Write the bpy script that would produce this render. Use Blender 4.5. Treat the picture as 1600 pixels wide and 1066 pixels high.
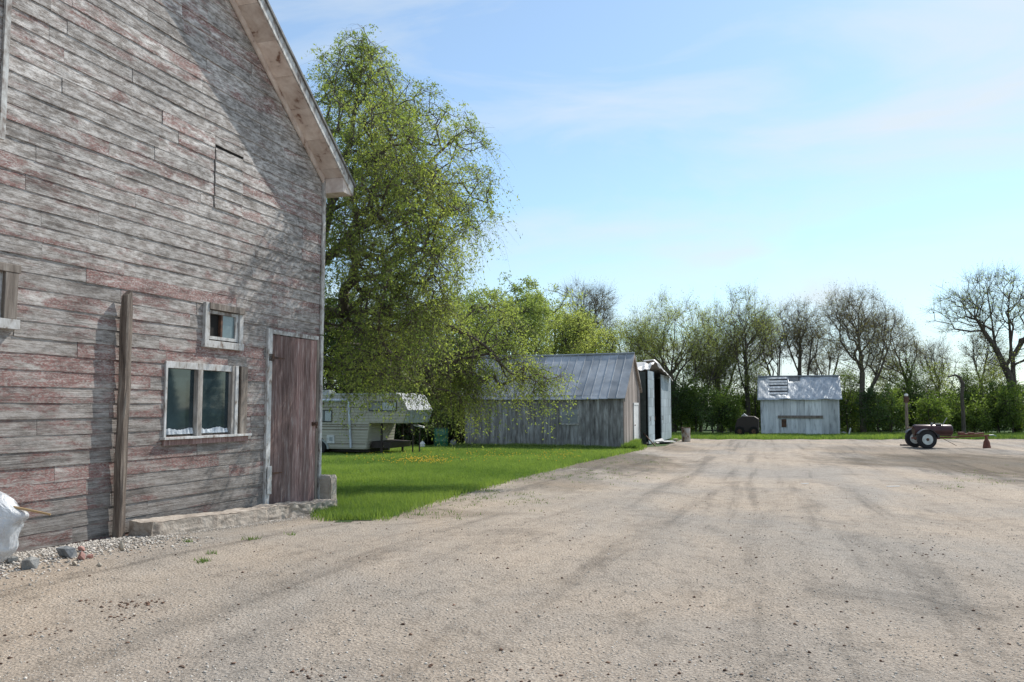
import bpy, math, random
import numpy as np
for o in list(bpy.data.objects): bpy.data.objects.remove(o)
sc = bpy.context.scene
C = sc.collection
R = math.radians
# ------------------------------------------------------------------ camera, sky, sun
FPX = 1300.0; TILT = math.atan(104/FPX); EYE = 1.35
cam = bpy.data.cameras.new('camera'); co = bpy.data.objects.new('camera', cam); C.objects.link(co)
cam.sensor_width = 36; cam.lens = 36*FPX/1600; cam.clip_start = .1; cam.clip_end = 9000
co.location = (0, 0, EYE); co.rotation_euler = (math.pi/2+TILT, 0, 0)
sc.camera = co
SUN_AZ, SUN_EL = 41.0, 45.0
w = bpy.data.worlds.new('World'); sc.world = w; w.use_nodes = True
wt = w.node_tree; wn = wt.nodes; wl = wt.links
sky = wn.new('ShaderNodeTexSky'); sky.sky_type = 'NISHITA'; sky.sun_disc = False
sky.sun_elevation = R(SUN_EL); sky.sun_rotation = R(SUN_AZ)
sky.air_density = 1.0; sky.dust_density = .35; sky.ozone_density = 1.4
bg = wn['Background']; bg.inputs[1].default_value = .14
tc = wn.new('ShaderNodeTexCoord')
mp = wn.new('ShaderNodeMapping'); mp.inputs['Scale'].default_value = (1.6, .9, 6.0); mp.inputs['Rotation'].default_value = (.0, -.3, .5)
nz = wn.new('ShaderNodeTexNoise'); nz.inputs['Scale'].default_value = 1.6; nz.inputs['Detail'].default_value = 7; nz.inputs['Roughness'].default_value = .55; nz.inputs['Distortion'].default_value = .6
rp = wn.new('ShaderNodeValToRGB'); rp.color_ramp.elements[0].position = .42; rp.color_ramp.elements[0].color = (.2, .2, .2, 1); rp.color_ramp.elements[1].position = .7; rp.color_ramp.elements[1].color = (.85, .85, .85, 1)
mx = wn.new('ShaderNodeMix'); mx.data_type = 'RGBA'
wl.new(tc.outputs['Generated'], mp.inputs['Vector']); wl.new(mp.outputs[0], nz.inputs['Vector']); wl.new(nz.outputs[0], rp.inputs[0])
wl.new(rp.outputs[0], mx.inputs[0]); 
tn = wn.new('ShaderNodeMix'); tn.data_type = 'RGBA'; tn.blend_type = 'MULTIPLY'; tn.inputs[0].default_value = 1; tn.inputs[7].default_value = (.96, 1.18, 1.26, 1)
wl.new(sky.outputs[0], tn.inputs[6]); wl.new(tn.outputs[2], mx.inputs[6]); mx.inputs[7].default_value = (5.7, 6.2, 6.45, 1)
wl.new(mx.outputs[2], bg.inputs[0])
sd = bpy.data.lights.new('sun', 'SUN'); sd.energy = 5.0; sd.angle = R(.5); sd.color = (1, .95, .87)
so = bpy.data.objects.new('sun', sd); C.objects.link(so)
so.rotation_euler = (R(90-SUN_EL), 0, R(180-SUN_AZ)); so.location = (0, 0, 30)
sc.view_settings.view_transform = 'Standard'; sc.view_settings.look = 'None'; sc.view_settings.gamma = 1; sc.view_settings.exposure = 0.0

# ------------------------------------------------------------------ places
rng = np.random.default_rng(7); random.seed(7)
GX = [0, 7.5, 9, 13, 22, 34, 60]; GZ = [0, 0, -.04, -.22, -.42, -.55, -.55]
def gz(y): return float(np.interp(y, GX, GZ))
ct, st = math.cos(TILT), math.sin(TILT)
def ray(px, py):
    x = (px-800)/FPX; z = (533-py)/FPX
    return (x, ct-z*st, st+z*ct)
def at(px, py, Y):
    r = ray(px, py); k = Y/r[1]; return (r[0]*k, Y, EYE+r[2]*k)
def gp(px, py):
    r = ray(px, py); Y = 15.0
    for _ in range(40):
        Y = (gz(Y)-EYE)/r[2]*r[1] if r[2] < 0 else 60
    return (r[0]*Y/r[1], Y)
PHI = R(18.05)                       # the whole yard is laid out on this bearing
def toloc(O, px, py, off=0.0):       # pixel -> (u, z) on the vertical plane through O that runs along the bearing's normal (front walls)
    d = (math.cos(PHI), -math.sin(PHI)); n = (-math.sin(PHI), -math.cos(PHI))
    A = (O[0]+n[0]*off, O[1]+n[1]*off); r = ray(px, py)
    k = (A[0]*n[0]+A[1]*n[1])/(r[0]*n[0]+r[1]*n[1]); p = (r[0]*k, r[1]*k, EYE+r[2]*k)
    return (p[0]-O[0])*d[0]+(p[1]-O[1])*d[1], p[2]-O[2]

# ------------------------------------------------------------------ mesh helpers
def tag(o, label=None, cat=None, group=None, kind=None):
    if label: o['label'] = label
    if cat: o['category'] = cat
    if group: o['group'] = group
    if kind: o['kind'] = kind
    return o
def thing(name, label, cat, loc=(0, 0, 0), rz=0.0, group=None):
    o = bpy.data.objects.new(name, None); C.objects.link(o); o.location = loc; o.rotation_euler = (0, 0, rz)
    o.empty_display_size = .2
    return tag(o, label, cat, group)
def mesh_obj(name, V, F, mat, parent=None, rnd=None, smooth=False):
    me = bpy.data.meshes.new(name)
    V = np.asarray(V, dtype=np.float32)
    if isinstance(F, np.ndarray):
        k = F.shape[1]
        me.vertices.add(len(V)); me.vertices.foreach_set('co', V.ravel())
        me.loops.add(F.size); me.loops.foreach_set('vertex_index', F.ravel().astype(np.int32))
        me.polygons.add(len(F)); me.polygons.foreach_set('loop_start', np.arange(0, F.size, k, dtype=np.int32))
        me.update(calc_edges=True)
    else:
        me.from_pydata([tuple(map(float, v)) for v in V], [], F); me.update()
    a = me.attributes.new('rnd', 'FLOAT', 'POINT')
    a.data.foreach_set('value', np.asarray(rnd if rnd is not None else np.full(len(V), .5), dtype=np.float32))
    if smooth: me.polygons.foreach_set('use_smooth', np.ones(len(me.polygons), dtype=bool))
    me.materials.append(mat)
    o = bpy.data.objects.new(name, me); C.objects.link(o)
    if parent: o.parent = parent
    return o
class MB:
    def __init__(s): s.v = []; s.f = []; s.r = []; s.c = .5
    def add(s, vs, fs):
        n = len(s.v); s.v += [tuple(p) for p in vs]; s.f += [tuple(i+n for i in f) for f in fs]; s.r += [s.c]*len(vs); return s
    def box(s, x0, x1, y0, y1, z0, z1):
        return s.add([(x0,y0,z0),(x1,y0,z0),(x1,y1,z0),(x0,y1,z0),(x0,y0,z1),(x1,y0,z1),(x1,y1,z1),(x0,y1,z1)],
            [(0,3,2,1),(4,5,6,7),(0,1,5,4),(1,2,6,5),(2,3,7,6),(3,0,4,7)])
    def hexa(s, p):     # 8 points in box order
        return s.add(p, [(0,3,2,1),(4,5,6,7),(0,1,5,4),(1,2,6,5),(2,3,7,6),(3,0,4,7)])
    def prism(s, poly, y0, y1):     # polygon in (x,z) extruded along y
        n = len(poly)
        vs = [(x, y0, z) for x, z in poly]+[(x, y1, z) for x, z in poly]
        return s.add(vs, [tuple(range(n)), tuple(range(2*n-1, n-1, -1))]+[(i, i+n, (i+1) % n+n, (i+1) % n) for i in range(n)])
    def tube(s, pts, rad, n=8, cap=True):
        pts = [np.array(p, float) for p in pts]
        if not hasattr(rad, '__len__'): rad = [rad]*len(pts)
        vs = []
        for i, p in enumerate(pts):
            d = pts[min(i+1, len(pts)-1)]-pts[max(i-1, 0)]; d /= np.linalg.norm(d)+1e-9
            ref = np.array((0, 0, 1.)) if abs(d[2]) < .9 else np.array((1., 0, 0))
            a = np.cross(d, ref); a /= np.linalg.norm(a); b = np.cross(d, a)
            for k in range(n):
                t = 2*math.pi*k/n; vs.append(tuple(p+rad[i]*(math.cos(t)*a+math.sin(t)*b)))
        fs = [(i*n+k, i*n+(k+1) % n, (i+1)*n+(k+1) % n, (i+1)*n+k) for i in range(len(pts)-1) for k in range(n)]
        if cap: fs += [tuple(range(n-1, -1, -1)), tuple((len(pts)-1)*n+k for k in range(n))]
        return s.add(vs, fs)
    def build(s, name, mat, parent=None, smooth=False, bevel=0):
        o = mesh_obj(name, s.v, s.f, mat, parent, s.r, smooth)
        if bevel:
            m = o.modifiers.new('bevel', 'BEVEL'); m.width = bevel; m.segments = 2; m.limit_method = 'ANGLE'
        return o
def rock_mesh(name, mat, size, seed, parent=None, sub=1, flat=1.0):
    import bmesh
    bm = bmesh.new(); bmesh.ops.create_icosphere(bm, subdivisions=sub, radius=1)
    g = np.random.default_rng(seed)
    dirs = g.normal(size=(11, 3)); dirs /= np.linalg.norm(dirs, axis=1)[:, None]; cut = g.uniform(.42, .75, 11)
    V = []
    for v in bm.verts:
        p = np.array(v.co)
        for d, c in zip(dirs, cut):
            e = p@d-c
            if e > 0: p = p-d*e
        V.append(p*np.array(size)*(1.15+g.normal(0, .06)))
    F = [tuple(v.index for v in f.verts) for f in bm.faces]; bm.free()
    V = np.array(V); V[:, 2] -= V[:, 2].min(); V[:, 2] -= .12*size[2]
    return mesh_obj(name, V, F, mat, parent)

# ------------------------------------------------------------------ materials
def newmat(name):
    m = bpy.data.materials.new(name); m.use_nodes = True
    nt = m.node_tree; return m, nt, nt.nodes, nt.links, nt.nodes['Principled BSDF']
def noise(nt, vec, scale, detail=4, rough=.55, stretch=None, dist=0.0):
    if stretch:
        mp = nt.nodes.new('ShaderNodeMapping'); mp.inputs['Scale'].default_value = stretch
        nt.links.new(vec, mp.inputs['Vector']); vec = mp.outputs[0]
    n = nt.nodes.new('ShaderNodeTexNoise'); n.inputs['Scale'].default_value = scale; n.inputs['Detail'].default_value = detail
    n.inputs['Roughness'].default_value = rough; n.inputs['Distortion'].default_value = dist
    nt.links.new(vec, n.inputs['Vector']); return n.outputs[0]
def ramp(nt, fac, stops):
    r = nt.nodes.new('ShaderNodeValToRGB'); e = r.color_ramp.elements
    while len(e) < len(stops): e.new(.5)
    for el, (p, c) in zip(e, stops):
        el.position = p; el.color = (c, c, c, 1) if not hasattr(c, '__len__') else (*c, 1)
    nt.links.new(fac, r.inputs[0]); return r.outputs[0]
def mixc(nt, fac, a, b, mode='MIX'):
    m = nt.nodes.new('ShaderNodeMix'); m.data_type = 'RGBA'; m.blend_type = mode
    for s, v in ((m.inputs[0], fac), (m.inputs[6], a), (m.inputs[7], b)):
        if isinstance(v, (int, float)): s.default_value = v
        elif isinstance(v, tuple): s.default_value = (*v, 1)
        else: nt.links.new(v, s)
    return m.outputs[2]
def mathn(nt, op, a, b=None, clamp=False):
    m = nt.nodes.new('ShaderNodeMath'); m.operation = op; m.use_clamp = clamp
    for i, v in enumerate((a, b)):
        if v is None: continue
        if isinstance(v, (int, float)): m.inputs[i].default_value = v
        else: nt.links.new(v, m.inputs[i])
    return m.outputs[0]
def bump(nt, h, strength, dist, P):
    b = nt.nodes.new('ShaderNodeBump'); b.inputs['Strength'].default_value = strength; b.inputs['Distance'].default_value = dist
    nt.links.new(h, b.inputs['Height']); nt.links.new(b.outputs[0], P.inputs['Normal'])
def coords(nt): return nt.nodes.new('ShaderNodeTexCoord').outputs['Object']
def rndattr(nt):
    a = nt.nodes.new('ShaderNodeAttribute'); a.attribute_name = 'rnd'; return a.outputs['Fac']
def weathered(name, cols, scale=4, stretch=(1, 1, 1), grain=None, bumpd=.004, bstr=.5, rough=.8, metal=0, var=.35, big=.6):
    """colour ramp over a stretched noise, broad patches, a finer grain, and a step of brightness per board or sheet"""
    m, nt, N, L, P = newmat(name); v = coords(nt)
    off = nt.nodes.new('ShaderNodeVectorMath'); off.operation = 'MULTIPLY_ADD'
    cr = nt.nodes.new('ShaderNodeCombineXYZ'); ra = rndattr(nt); L.new(ra, cr.inputs[0]); L.new(ra, cr.inputs[1]); L.new(ra, cr.inputs[2])
    L.new(cr.outputs[0], off.inputs[0]); off.inputs[1].default_value = (37, 21, 13); L.new(v, off.inputs[2]); v2 = off.outputs[0]
    n1 = noise(nt, v2, scale, 6, .62, stretch, .3)
    c = ramp(nt, n1, cols)
    n2 = noise(nt, v, big, 3, .5)
    c = mixc(nt, 1.0, c, ramp(nt, n2, [(.3, .78), (.7, 1.12)]), 'MULTIPLY')
    k = ramp(nt, ra, [(0, 1-var), (1, 1+var*.6)])
    c = mixc(nt, 1.0, c, k, 'MULTIPLY')
    L.new(c, P.inputs['Base Color']); P.inputs['Roughness'].default_value = rough; P.inputs['Metallic'].default_value = metal
    g = noise(nt, v2, grain or scale*4, 5, .6, stretch)
    bump(nt, g, bstr, bumpd, P)
    return m
def plain(name, col, rough=.6, metal=0, sc_=6, amt=.25):
    a = tuple(x*(1-amt) for x in col); b = tuple(min(1, x*(1+amt)) for x in col)
    return weathered(name, [(.3, a), (.7, b)], sc_, (1, 1, 1), None, .002, .25, rough, metal, .15)

def siding_mat():
    m, nt, N, L, P = newmat('worn_red_siding'); v = coords(nt)
    ra = rndattr(nt)
    cr = nt.nodes.new('ShaderNodeCombineXYZ'); L.new(ra, cr.inputs[0]); L.new(ra, cr.inputs[1]); L.new(ra, cr.inputs[2])
    off = nt.nodes.new('ShaderNodeVectorMath'); off.operation = 'MULTIPLY_ADD'; L.new(cr.outputs[0], off.inputs[0]); off.inputs[1].default_value = (57, 31, 43); L.new(v, off.inputs[2]); v2 = off.outputs[0]
    sep = nt.nodes.new('ShaderNodeSeparateXYZ'); L.new(v, sep.inputs[0])
    wood = ramp(nt, noise(nt, v2, 6, 7, .62, (.25, 3, 14)), [(.28, (.085, .07, .06)), (.42, (.22, .19, .17)), (.7, (.44, .4, .37))])
    chalk = ramp(nt, noise(nt, v2, 8, 10, .8, (.8, 2, 2.6), .0), [(.44, 0.0), (.58, 1.0)])
    c = mixc(nt, mathn(nt, 'MULTIPLY', chalk, ramp(nt, mathn(nt, 'DIVIDE', sep.outputs[2], 7.0), [(.15, .3), (.6, .9)])), wood, (.72, .69, .665))
    # paint survives low down and in patches of some boards, and has gone from most boards higher up
    nb = noise(nt, v2, 1.5, 7, .68, (1.0, 2, 4.5), .6)
    hi = ramp(nt, mathn(nt, 'DIVIDE', sep.outputs[2], 7.0), [(.2, -.11), (.6, .07)])
    t = mathn(nt, 'SUBTRACT', nb, hi); t = mathn(nt, 'ADD', t, mathn(nt, 'MULTIPLY', mathn(nt, 'SUBTRACT', ra, .5), .2))
    red = ramp(nt, t, [(.45, 0.0), (.56, 1.0)])
    fleck = ramp(nt, noise(nt, v2, 30, 5, .7, (1, 2, 2.4)), [(.4, 0.2), (.56, 1.0)])
    redc = ramp(nt, noise(nt, v2, 9, 4, .6, (1, 1, 3)), [(.3, (.13, .05, .044)), (.7, (.31, .155, .138))])
    c = mixc(nt, mathn(nt, 'MULTIPLY', mathn(nt, 'MULTIPLY', red, fleck), .92), c, redc)
    k = ramp(nt, noise(nt, v, .9, 6, .62, (1, 1, 2.0)), [(.3, .68), (.62, 1.12)])
    c = mixc(nt, 1, c, k, 'MULTIPLY')
    soot = ramp(nt, noise(nt, v2, 4, 9, .76, (.6, 2, 2.6), .0), [(.36, .52), (.5, 1.0)])
    c = mixc(nt, .85, c, soot, 'MULTIPLY')
    # dark wash of dirt and soot in scattered streaks, darker splash line by the ground
    damp = ramp(nt, mathn(nt, 'ADD', sep.outputs[2], mathn(nt, 'MULTIPLY', noise(nt, v, 3, 3, .5), .7)), [(.0, .62), (1.0, 1.0)])
    c = mixc(nt, 1, c, damp, 'MULTIPLY')
    c = mixc(nt, 1, c, ramp(nt, ra, [(0, .74), (1, 1.12)]), 'MULTIPLY')
    crack = ramp(nt, noise(nt, v2, 12, 4, .55, (.09, 2, 8)), [(.33, .45), (.39, 1.0)])
    c = mixc(nt, 1, c, crack, 'MULTIPLY')
    L.new(c, P.inputs['Base Color']); P.inputs['Roughness'].default_value = .88
    h = mathn(nt, 'ADD', noise(nt, v2, 12, 5, .6, (.12, 2, 8)), mathn(nt, 'MULTIPLY', fleck, .35))
    bump(nt, h, .7, .006, P)
    return m
SID = siding_mat()
WOODG = weathered('grey_wood', [(.3, (.1, .08, .065)), (.5, (.23, .19, .16)), (.7, (.36, .32, .28))], 6, (3, 3, .35), 24, .006, .8)
POSTM = weathered('post_wood', [(.3, (.07, .055, .045)), (.5, (.2, .155, .125)), (.72, (.38, .33, .28))], 9, (3, 3, .25), 30, .01, 1.0)
TRIM = weathered('chipped_white_trim', [(.35, (.2, .16, .14)), (.46, (.42, .4, .38)), (.6, (.66, .67, .66))], 5, (2, 2, 1.2), 24, .003, .6)
GRTR = weathered('faded_trim', [(.3, (.2, .17, .15)), (.5, (.36, .33, .3)), (.7, (.56, .54, .52))], 6, (3, 3, .6), 24, .004, .7)
TRIM2 = weathered('flaking_white_trim', [(.33, (.22, .17, .14)), (.44, (.5, .49, .47)), (.7, (.74, .75, .76))], 7, (2, 2, 1), 26, .003, .6, var=.2)
SOFFIT = weathered('peeling_soffit', [(.32, (.2, .11, .08)), (.4, (.58, .48, .43)), (.65, (.8, .72, .67))], 4.5, (1, 1, 1), 20, .003, .5, var=.15)
DOORM = weathered('worn_red_door', [(.3, (.12, .07, .062)), (.46, (.25, .15, .135)), (.58, (.34, .23, .21)), (.72, (.52, .45, .43))], 6, (4, 4, .5), 26, .004, .8, var=.45)
SHING = weathered('old_shingles', [(.35, (.1, .1, .1)), (.65, (.25, .26, .26))], 8, (1, 1, 1), 30, .006, .8)
CONC = weathered('rough_concrete', [(.3, (.25, .2, .165)), (.5, (.44, .38, .32)), (.72, (.58, .52, .46))], 5, (1, 1, 1), 34, .016, .9, .92, var=.15)
IRON = weathered('rusty_iron', [(.35, (.05, .03, .025)), (.6, (.16, .08, .05))], 12, (1, 1, 1), 40, .002, .5, .7, .3)
def glass_mat(name, col, rough=.04):
    m, nt, N, L, P = newmat(name); v = coords(nt)
    L.new(ramp(nt, noise(nt, v, 3, 4, .6), [(.35, tuple(x*.6 for x in col)), (.7, col)]), P.inputs['Base Color'])
    P.inputs['Roughness'].default_value = rough; P.inputs['IOR'].default_value = 1.6
    bump(nt, noise(nt, v, 2, 2), .02, .005, P); return m
GLASS = glass_mat('dusty_window_glass', (.035, .058, .068), .035)
GLASS2 = glass_mat('pale_curtained_glass', (.2, .26, .28), .1)
DARK = plain('dark_interior', (.012, .011, .01), .95)
WHITEW = weathered('whitewashed_boards', [(.34, (.11, .105, .105)), (.5, (.24, .235, .235)), (.66, (.38, .385, .39))], 2.2, (3.2, 3.2, .6), 22, .004, .7, var=.3, big=.6)
GABLE = weathered('bare_gable_boards', [(.3, (.14, .11, .095)), (.5, (.34, .285, .25)), (.7, (.54, .49, .45))], 4, (4, 4, .25), 22, .004, .7, var=.45)
WHITE = plain('white_paint', (.74, .74, .73), .6, 0, 5, .12)
def tin(name, cols, rough, sc_=1.4, stretch=(1, 1, 1), metal=.75, bd=.02, bs=.4):
    m, nt, N, L, P = newmat(name); v = coords(nt)
    c = ramp(nt, noise(nt, v, sc_, 6, .6, stretch, .4), cols); c = mixc(nt, 1, c, ramp(nt, rndattr(nt), [(0, .75), (1, 1.15)]), 'MULTIPLY')
    L.new(c, P.inputs['Base Color']); P.inputs['Metallic'].default_value = metal
    L.new(ramp(nt, noise(nt, v, sc_*2, 4, .6, stretch), [(.3, rough-.1), (.7, rough+.12)]), P.inputs['Roughness'])
    bump(nt, noise(nt, v, sc_*2.2, 4, .5, stretch), bs, bd, P); return m
TIN = tin('galvanised_roof', [(.35, (.27, .29, .31)), (.65, (.43, .45, .47))], .45, 1.2, (1, 1, 1), .6, .01, .3)
TIN2 = tin('crinkled_tin', [(.35, (.33, .36, .39)), (.65, (.56, .59, .61))], .45, 2.0, (2.2, 1, 1), .6, .04, .5)
TINW = tin('white_tin', [(.3, (.34, .33, .32)), (.6, (.52, .52, .52))], .55, 2, (1, 1, 1), .3, .02, .5)
PALEBL = weathered('pale_blue_panels', [(.3, (.33, .4, .44)), (.7, (.47, .54, .58))], 1.5, (1, 1, .4), 10, .004, .3, .55, .1, var=.2)
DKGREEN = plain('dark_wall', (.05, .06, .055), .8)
BARKM = weathered('dark_bark', [(.3, (.035, .028, .022)), (.6, (.12, .1, .08))], 10, (1, 1, .3), 30, .02, 1, .95, var=.2)
BARKG = weathered('grey_bark', [(.3, (.055, .045, .036)), (.6, (.17, .145, .115))], 10, (1, 1, .3), 30, .02, 1, .95, var=.3)
def leaf_mat(name, c0, c1, trans=.45):
    m, nt, N, L, P = newmat(name)
    c = ramp(nt, rndattr(nt), [(0, c0), (1, c1)])
    L.new(c, P.inputs['Base Color']); P.inputs['Roughness'].default_value = .6
    t = N.new('ShaderNodeBsdfTranslucent'); L.new(mixc(nt, 1, c, (1.3, 1.35, .8), 'MULTIPLY'), t.inputs[0])
    mx = N.new('ShaderNodeMixShader'); mx.inputs[0].default_value = trans
    L.new(P.outputs[0], mx.inputs[1]); L.new(t.outputs[0], mx.inputs[2]); L.new(mx.outputs[0], N['Material Output'].inputs[0]); return m
LEAF = leaf_mat('spring_leaves', (.13, .19, .045), (.38, .43, .125), .55)
LEAFG = leaf_mat('fresh_green_leaves', (.14, .2, .055), (.4, .45, .15), .5)
LEAFY = leaf_mat('budding_yellow_leaves', (.17, .22, .06), (.5, .54, .19), .55)
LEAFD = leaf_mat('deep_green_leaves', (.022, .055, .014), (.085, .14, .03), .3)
LEAFH = leaf_mat('hedge_leaves', (.06, .11, .02), (.27, .36, .08), .5)
LEAFB = leaf_mat('brown_buds', (.16, .13, .06), (.34, .33, .14), .4)
GRASS = leaf_mat('grass_blades', (.06, .135, .025), (.33, .42, .1), .42)
DANDY = leaf_mat('dandelion_yellow', (.6, .42, .01), (.9, .65, .02), .2)
WEED = leaf_mat('weed_leaves', (.09, .16, .04), (.2, .27, .07), .3)

def gravel_mat():
    m, nt, N, L, P = newmat('yard_gravel'); v = coords(nt)
    fine = noise(nt, v, 55, 6, .75)
    c = ramp(nt, fine, [(.3, (.21, .178, .15)), (.45, (.42, .37, .325)), (.6, (.53, .475, .42)), (.78, (.75, .71, .66))])
    c = mixc(nt, 1, c, (.985, .975, .95), 'MULTIPLY')
    vo = N.new('ShaderNodeTexVoronoi'); vo.inputs['Scale'].default_value = 48; L.new(v, vo.inputs['Vector'])
    st_ = ramp(nt, vo.outputs['Distance'], [(.0, 1.12), (.5, .82)])
    c = mixc(nt, 1, c, st_, 'MULTIPLY')
    # wide patches: sandy where the fines are packed, grey where the stone is loose
    patch = ramp(nt, noise(nt, v, .28, 5, .6, (1.2, .55, 1), .6), [(.38, (.86, .87, .88)), (.6, (1.1, 1.03, .95))])
    c = mixc(nt, 1, c, patch, 'MULTIPLY')
    # tyre tracks running up the yard
    rot = N.new('ShaderNodeMapping'); rot.inputs['Rotation'].default_value = (0, 0, R(17)); L.new(v, rot.inputs['Vector'])
    tr = noise(nt, rot.outputs[0], 1.0, 6, .62, (1.9, .09, 1), .25)
    tr = mathn(nt, 'ADD', tr, mathn(nt, 'MULTIPLY', mathn(nt, 'SUBTRACT', noise(nt, v, 3.5, 7, .75, (1, .5, 1)), .5), .3))
    tr = ramp(nt, tr, [(.34, .52), (.46, .93), (.6, 1.04), (.75, 1.14)])
    c = mixc(nt, .75, c, tr, 'MULTIPLY')
    rut = ramp(nt, noise(nt, v, .8, 9, .74, (1, .75, 1), .8), [(.36, .6), (.45, .96), (.62, 1.06)]); c = mixc(nt, .6, c, rut, 'MULTIPLY')
    cl = ramp(nt, noise(nt, v, 2.2, 9, .8, (1, .6, 1)), [(.32, .7), (.4, 1.0)])
    c = mixc(nt, .6, c, cl, 'MULTIPLY')
    # dark turned soil at right and along the lawn; darker gravel near the barn
    def patchmask(cx, cy, rx, ry, soft=.5):
        mp = N.new('ShaderNodeMapping'); mp.inputs['Location'].default_value = (-cx/rx, -cy/ry, 0); mp.inputs['Scale'].default_value = (1/rx, 1/ry, 0)
        L.new(v, mp.inputs['Vector']); ln = N.new('ShaderNodeVectorMath'); ln.operation = 'LENGTH'; L.new(mp.outputs[0], ln.inputs[0])
        d = mathn(nt, 'ADD', ln.outputs['Value'], mathn(nt, 'MULTIPLY', mathn(nt, 'SUBTRACT', noise(nt, v, .9, 6, .7, (1, .4, 1)), .5), 1.5))
        return ramp(nt, mathn(nt, 'MULTIPLY', d, .5), [(.3, 1.0), (.3+.4*soft, 0.0)])
    for cx, cy, rx, ry, s_ in ((16, 27, 6, 9, .9), (13.5, 19.5, 3.0, 2.2, .6), (3.4, 31, 3.0, 10, .85), (1.0, 21, 1.6, 5, .55), (-1.3, 12.3, 1.6, .9, .45), (17, 36, 5, 6, .45), (7.5, 40, 1.5, 5, .5)):
        c = mixc(nt, mathn(nt, 'MULTIPLY', patchmask(cx, cy, rx, ry), s_), c, mixc(nt, 1, c, (.42, .4, .36), 'MULTIPLY'))
    L.new(c, P.inputs['Base Color']); P.inputs['Roughness'].default_value = .95; P.inputs['Specular IOR Level'].default_value = .2
    clod = noise(nt, v, 7, 8, .72, (1, .7, 1))
    c2 = mixc(nt, .75, c, ramp(nt, clod, [(.36, .66), (.46, .98), (.7, 1.08)]), 'MULTIPLY'); L.new(c2, P.inputs['Base Color'])
    h = mathn(nt, 'ADD', fine, mathn(nt, 'MULTIPLY', cl, .5)); h = mathn(nt, 'ADD', h, mathn(nt, 'MULTIPLY', clod, 2.2)); h = mathn(nt, 'ADD', h, mathn(nt, 'MULTIPLY', vo.outputs['Distance'], -.9))
    bump(nt, h, .8, .015, P); return m
GRAVEL = gravel_mat()
SOIL = weathered('lawn_soil', [(.3, (.03, .07, .012)), (.7, (.07, .14, .02))], 3, (1, 1, 1), 40, .03, 1, .95)
STONE = weathered('stone', [(.35, (.42, .38, .33)), (.65, (.68, .63, .57))], 14, (1, 1, 1), 60, .003, .5, .9, var=.55)

# ------------------------------------------------------------------ ground
def axis(a, b, s, lo, hi):
    mid = np.arange(a, b+1e-6, s); g = []
    d = s; x = b
    while x < hi: d *= 1.35; x += d; g.append(x)
    h = []; d = s; x = a
    while x > lo: d *= 1.35; x -= d; h.append(x)
    return np.array(h[::-1]+list(mid)+g)
xs = axis(-30, 40, .22, -2500, 2500); ys = axis(3, 66, .2, -300, 4000)
XX, YY = np.meshgrid(xs, ys)
def relief(X, Y):
    z = np.interp(Y, GX, GZ)
    u = X*.95-Y*.3
    z = z+.006*np.sin(X*3.1+2*np.sin(Y*1.7))*np.sin(Y*2.3+1.5*np.sin(X*1.9))+.012*np.sin(u*2.1+.7*np.sin(Y*.21))+.008*np.sin(u*4.7+1.3*np.sin(Y*.13+1))+.01*np.sin(X*.9+1)*np.sin(Y*.7)
    return z
ZZ = relief(XX, YY)
V = np.stack([XX, YY, ZZ], -1).reshape(-1, 3); nx = len(xs); ny = len(ys)
I = (np.arange(ny-1)[:, None]*nx+np.arange(nx-1)[None]).ravel(); F = np.stack([I, I+1, I+nx+1, I+nx], 1)
g = mesh_obj('ground', V, F, GRAVEL, smooth=True); tag(g, kind='structure')
edge = [gp(*p) for p in [(520, 813), (545, 818), (590, 813), (640, 796), (700, 776), (760, 760), (830, 741), (900, 724), (960, 712), (1000, 703), (1006, 699)]]
lawn_poly = [(-12, 15.9), (-3.4, 12.9), (-2.95, 12.6)]+edge+[(7.6, 41.5), (8.3, 44), (10.5, 51.0), (12.5, 50.2), (20, 50.0), (28, 50.6), (40, 50.5), (600, 58), (600, 900), (-600, 900), (-600, 15.9)]
LP = np.array(lawn_poly)
def inpoly(x, y, P=LP):
    x = np.asarray(x); y = np.asarray(y); ins = np.zeros(x.shape, bool); n = len(P)
    for i in range(n):
        x1, y1 = P[i]; x2, y2 = P[(i+1) % n]
        if y1 == y2: continue
        c = ((y1 > y) != (y2 > y)) & (x < (x2-x1)*(y-y1)/(y2-y1)+x1)
        ins ^= c
    return ins
cx = (XX[:-1, :-1]+XX[1:, 1:])/2; cy = (YY[:-1, :-1]+YY[1:, 1:])/2
sel = inpoly(cx, cy).ravel()
Fl = F[sel]; used, inv = np.unique(Fl, return_inverse=True); Vl = V[used].copy(); Vl[:, 2] += .006
tag(mesh_obj('lawn', Vl, inv.reshape(Fl.shape), SOIL, smooth=True), kind='structure')

def blades(name, X, Y, h, wd, mat, lean=.5, z0=None, seed=1, rnd=None):
    g = np.random.default_rng(seed); n = len(X)
    a = g.uniform(0, 2*np.pi, n); t = g.uniform(0, 2*np.pi, n); hh = h*g.uniform(.55, 1.25, n)
    Z = relief(X, Y) if z0 is None else z0
    b = np.stack([X, Y, Z], 1); s = np.stack([np.cos(a), np.sin(a), np.zeros(n)], 1)*(wd/2 if np.ndim(wd) == 0 else (wd/2)[:, None])
    tip = b+np.stack([np.cos(t)*hh*lean*g.uniform(0, 1, n), np.sin(t)*hh*lean*g.uniform(0, 1, n), hh], 1)
    V = np.stack([b-s, b+s, tip], 1).reshape(-1, 3)
    r = np.repeat(g.uniform(0, 1, n) if rnd is None else rnd, 3)
    return mesh_obj(name, V, np.arange(3*n).reshape(-1, 3), mat, None, r)
def scatter(n, x0, x1, y0, y1, seed):
    g = np.random.default_rng(seed); return g.uniform(x0, x1, n), g.uniform(y0, y1, n)
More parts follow.
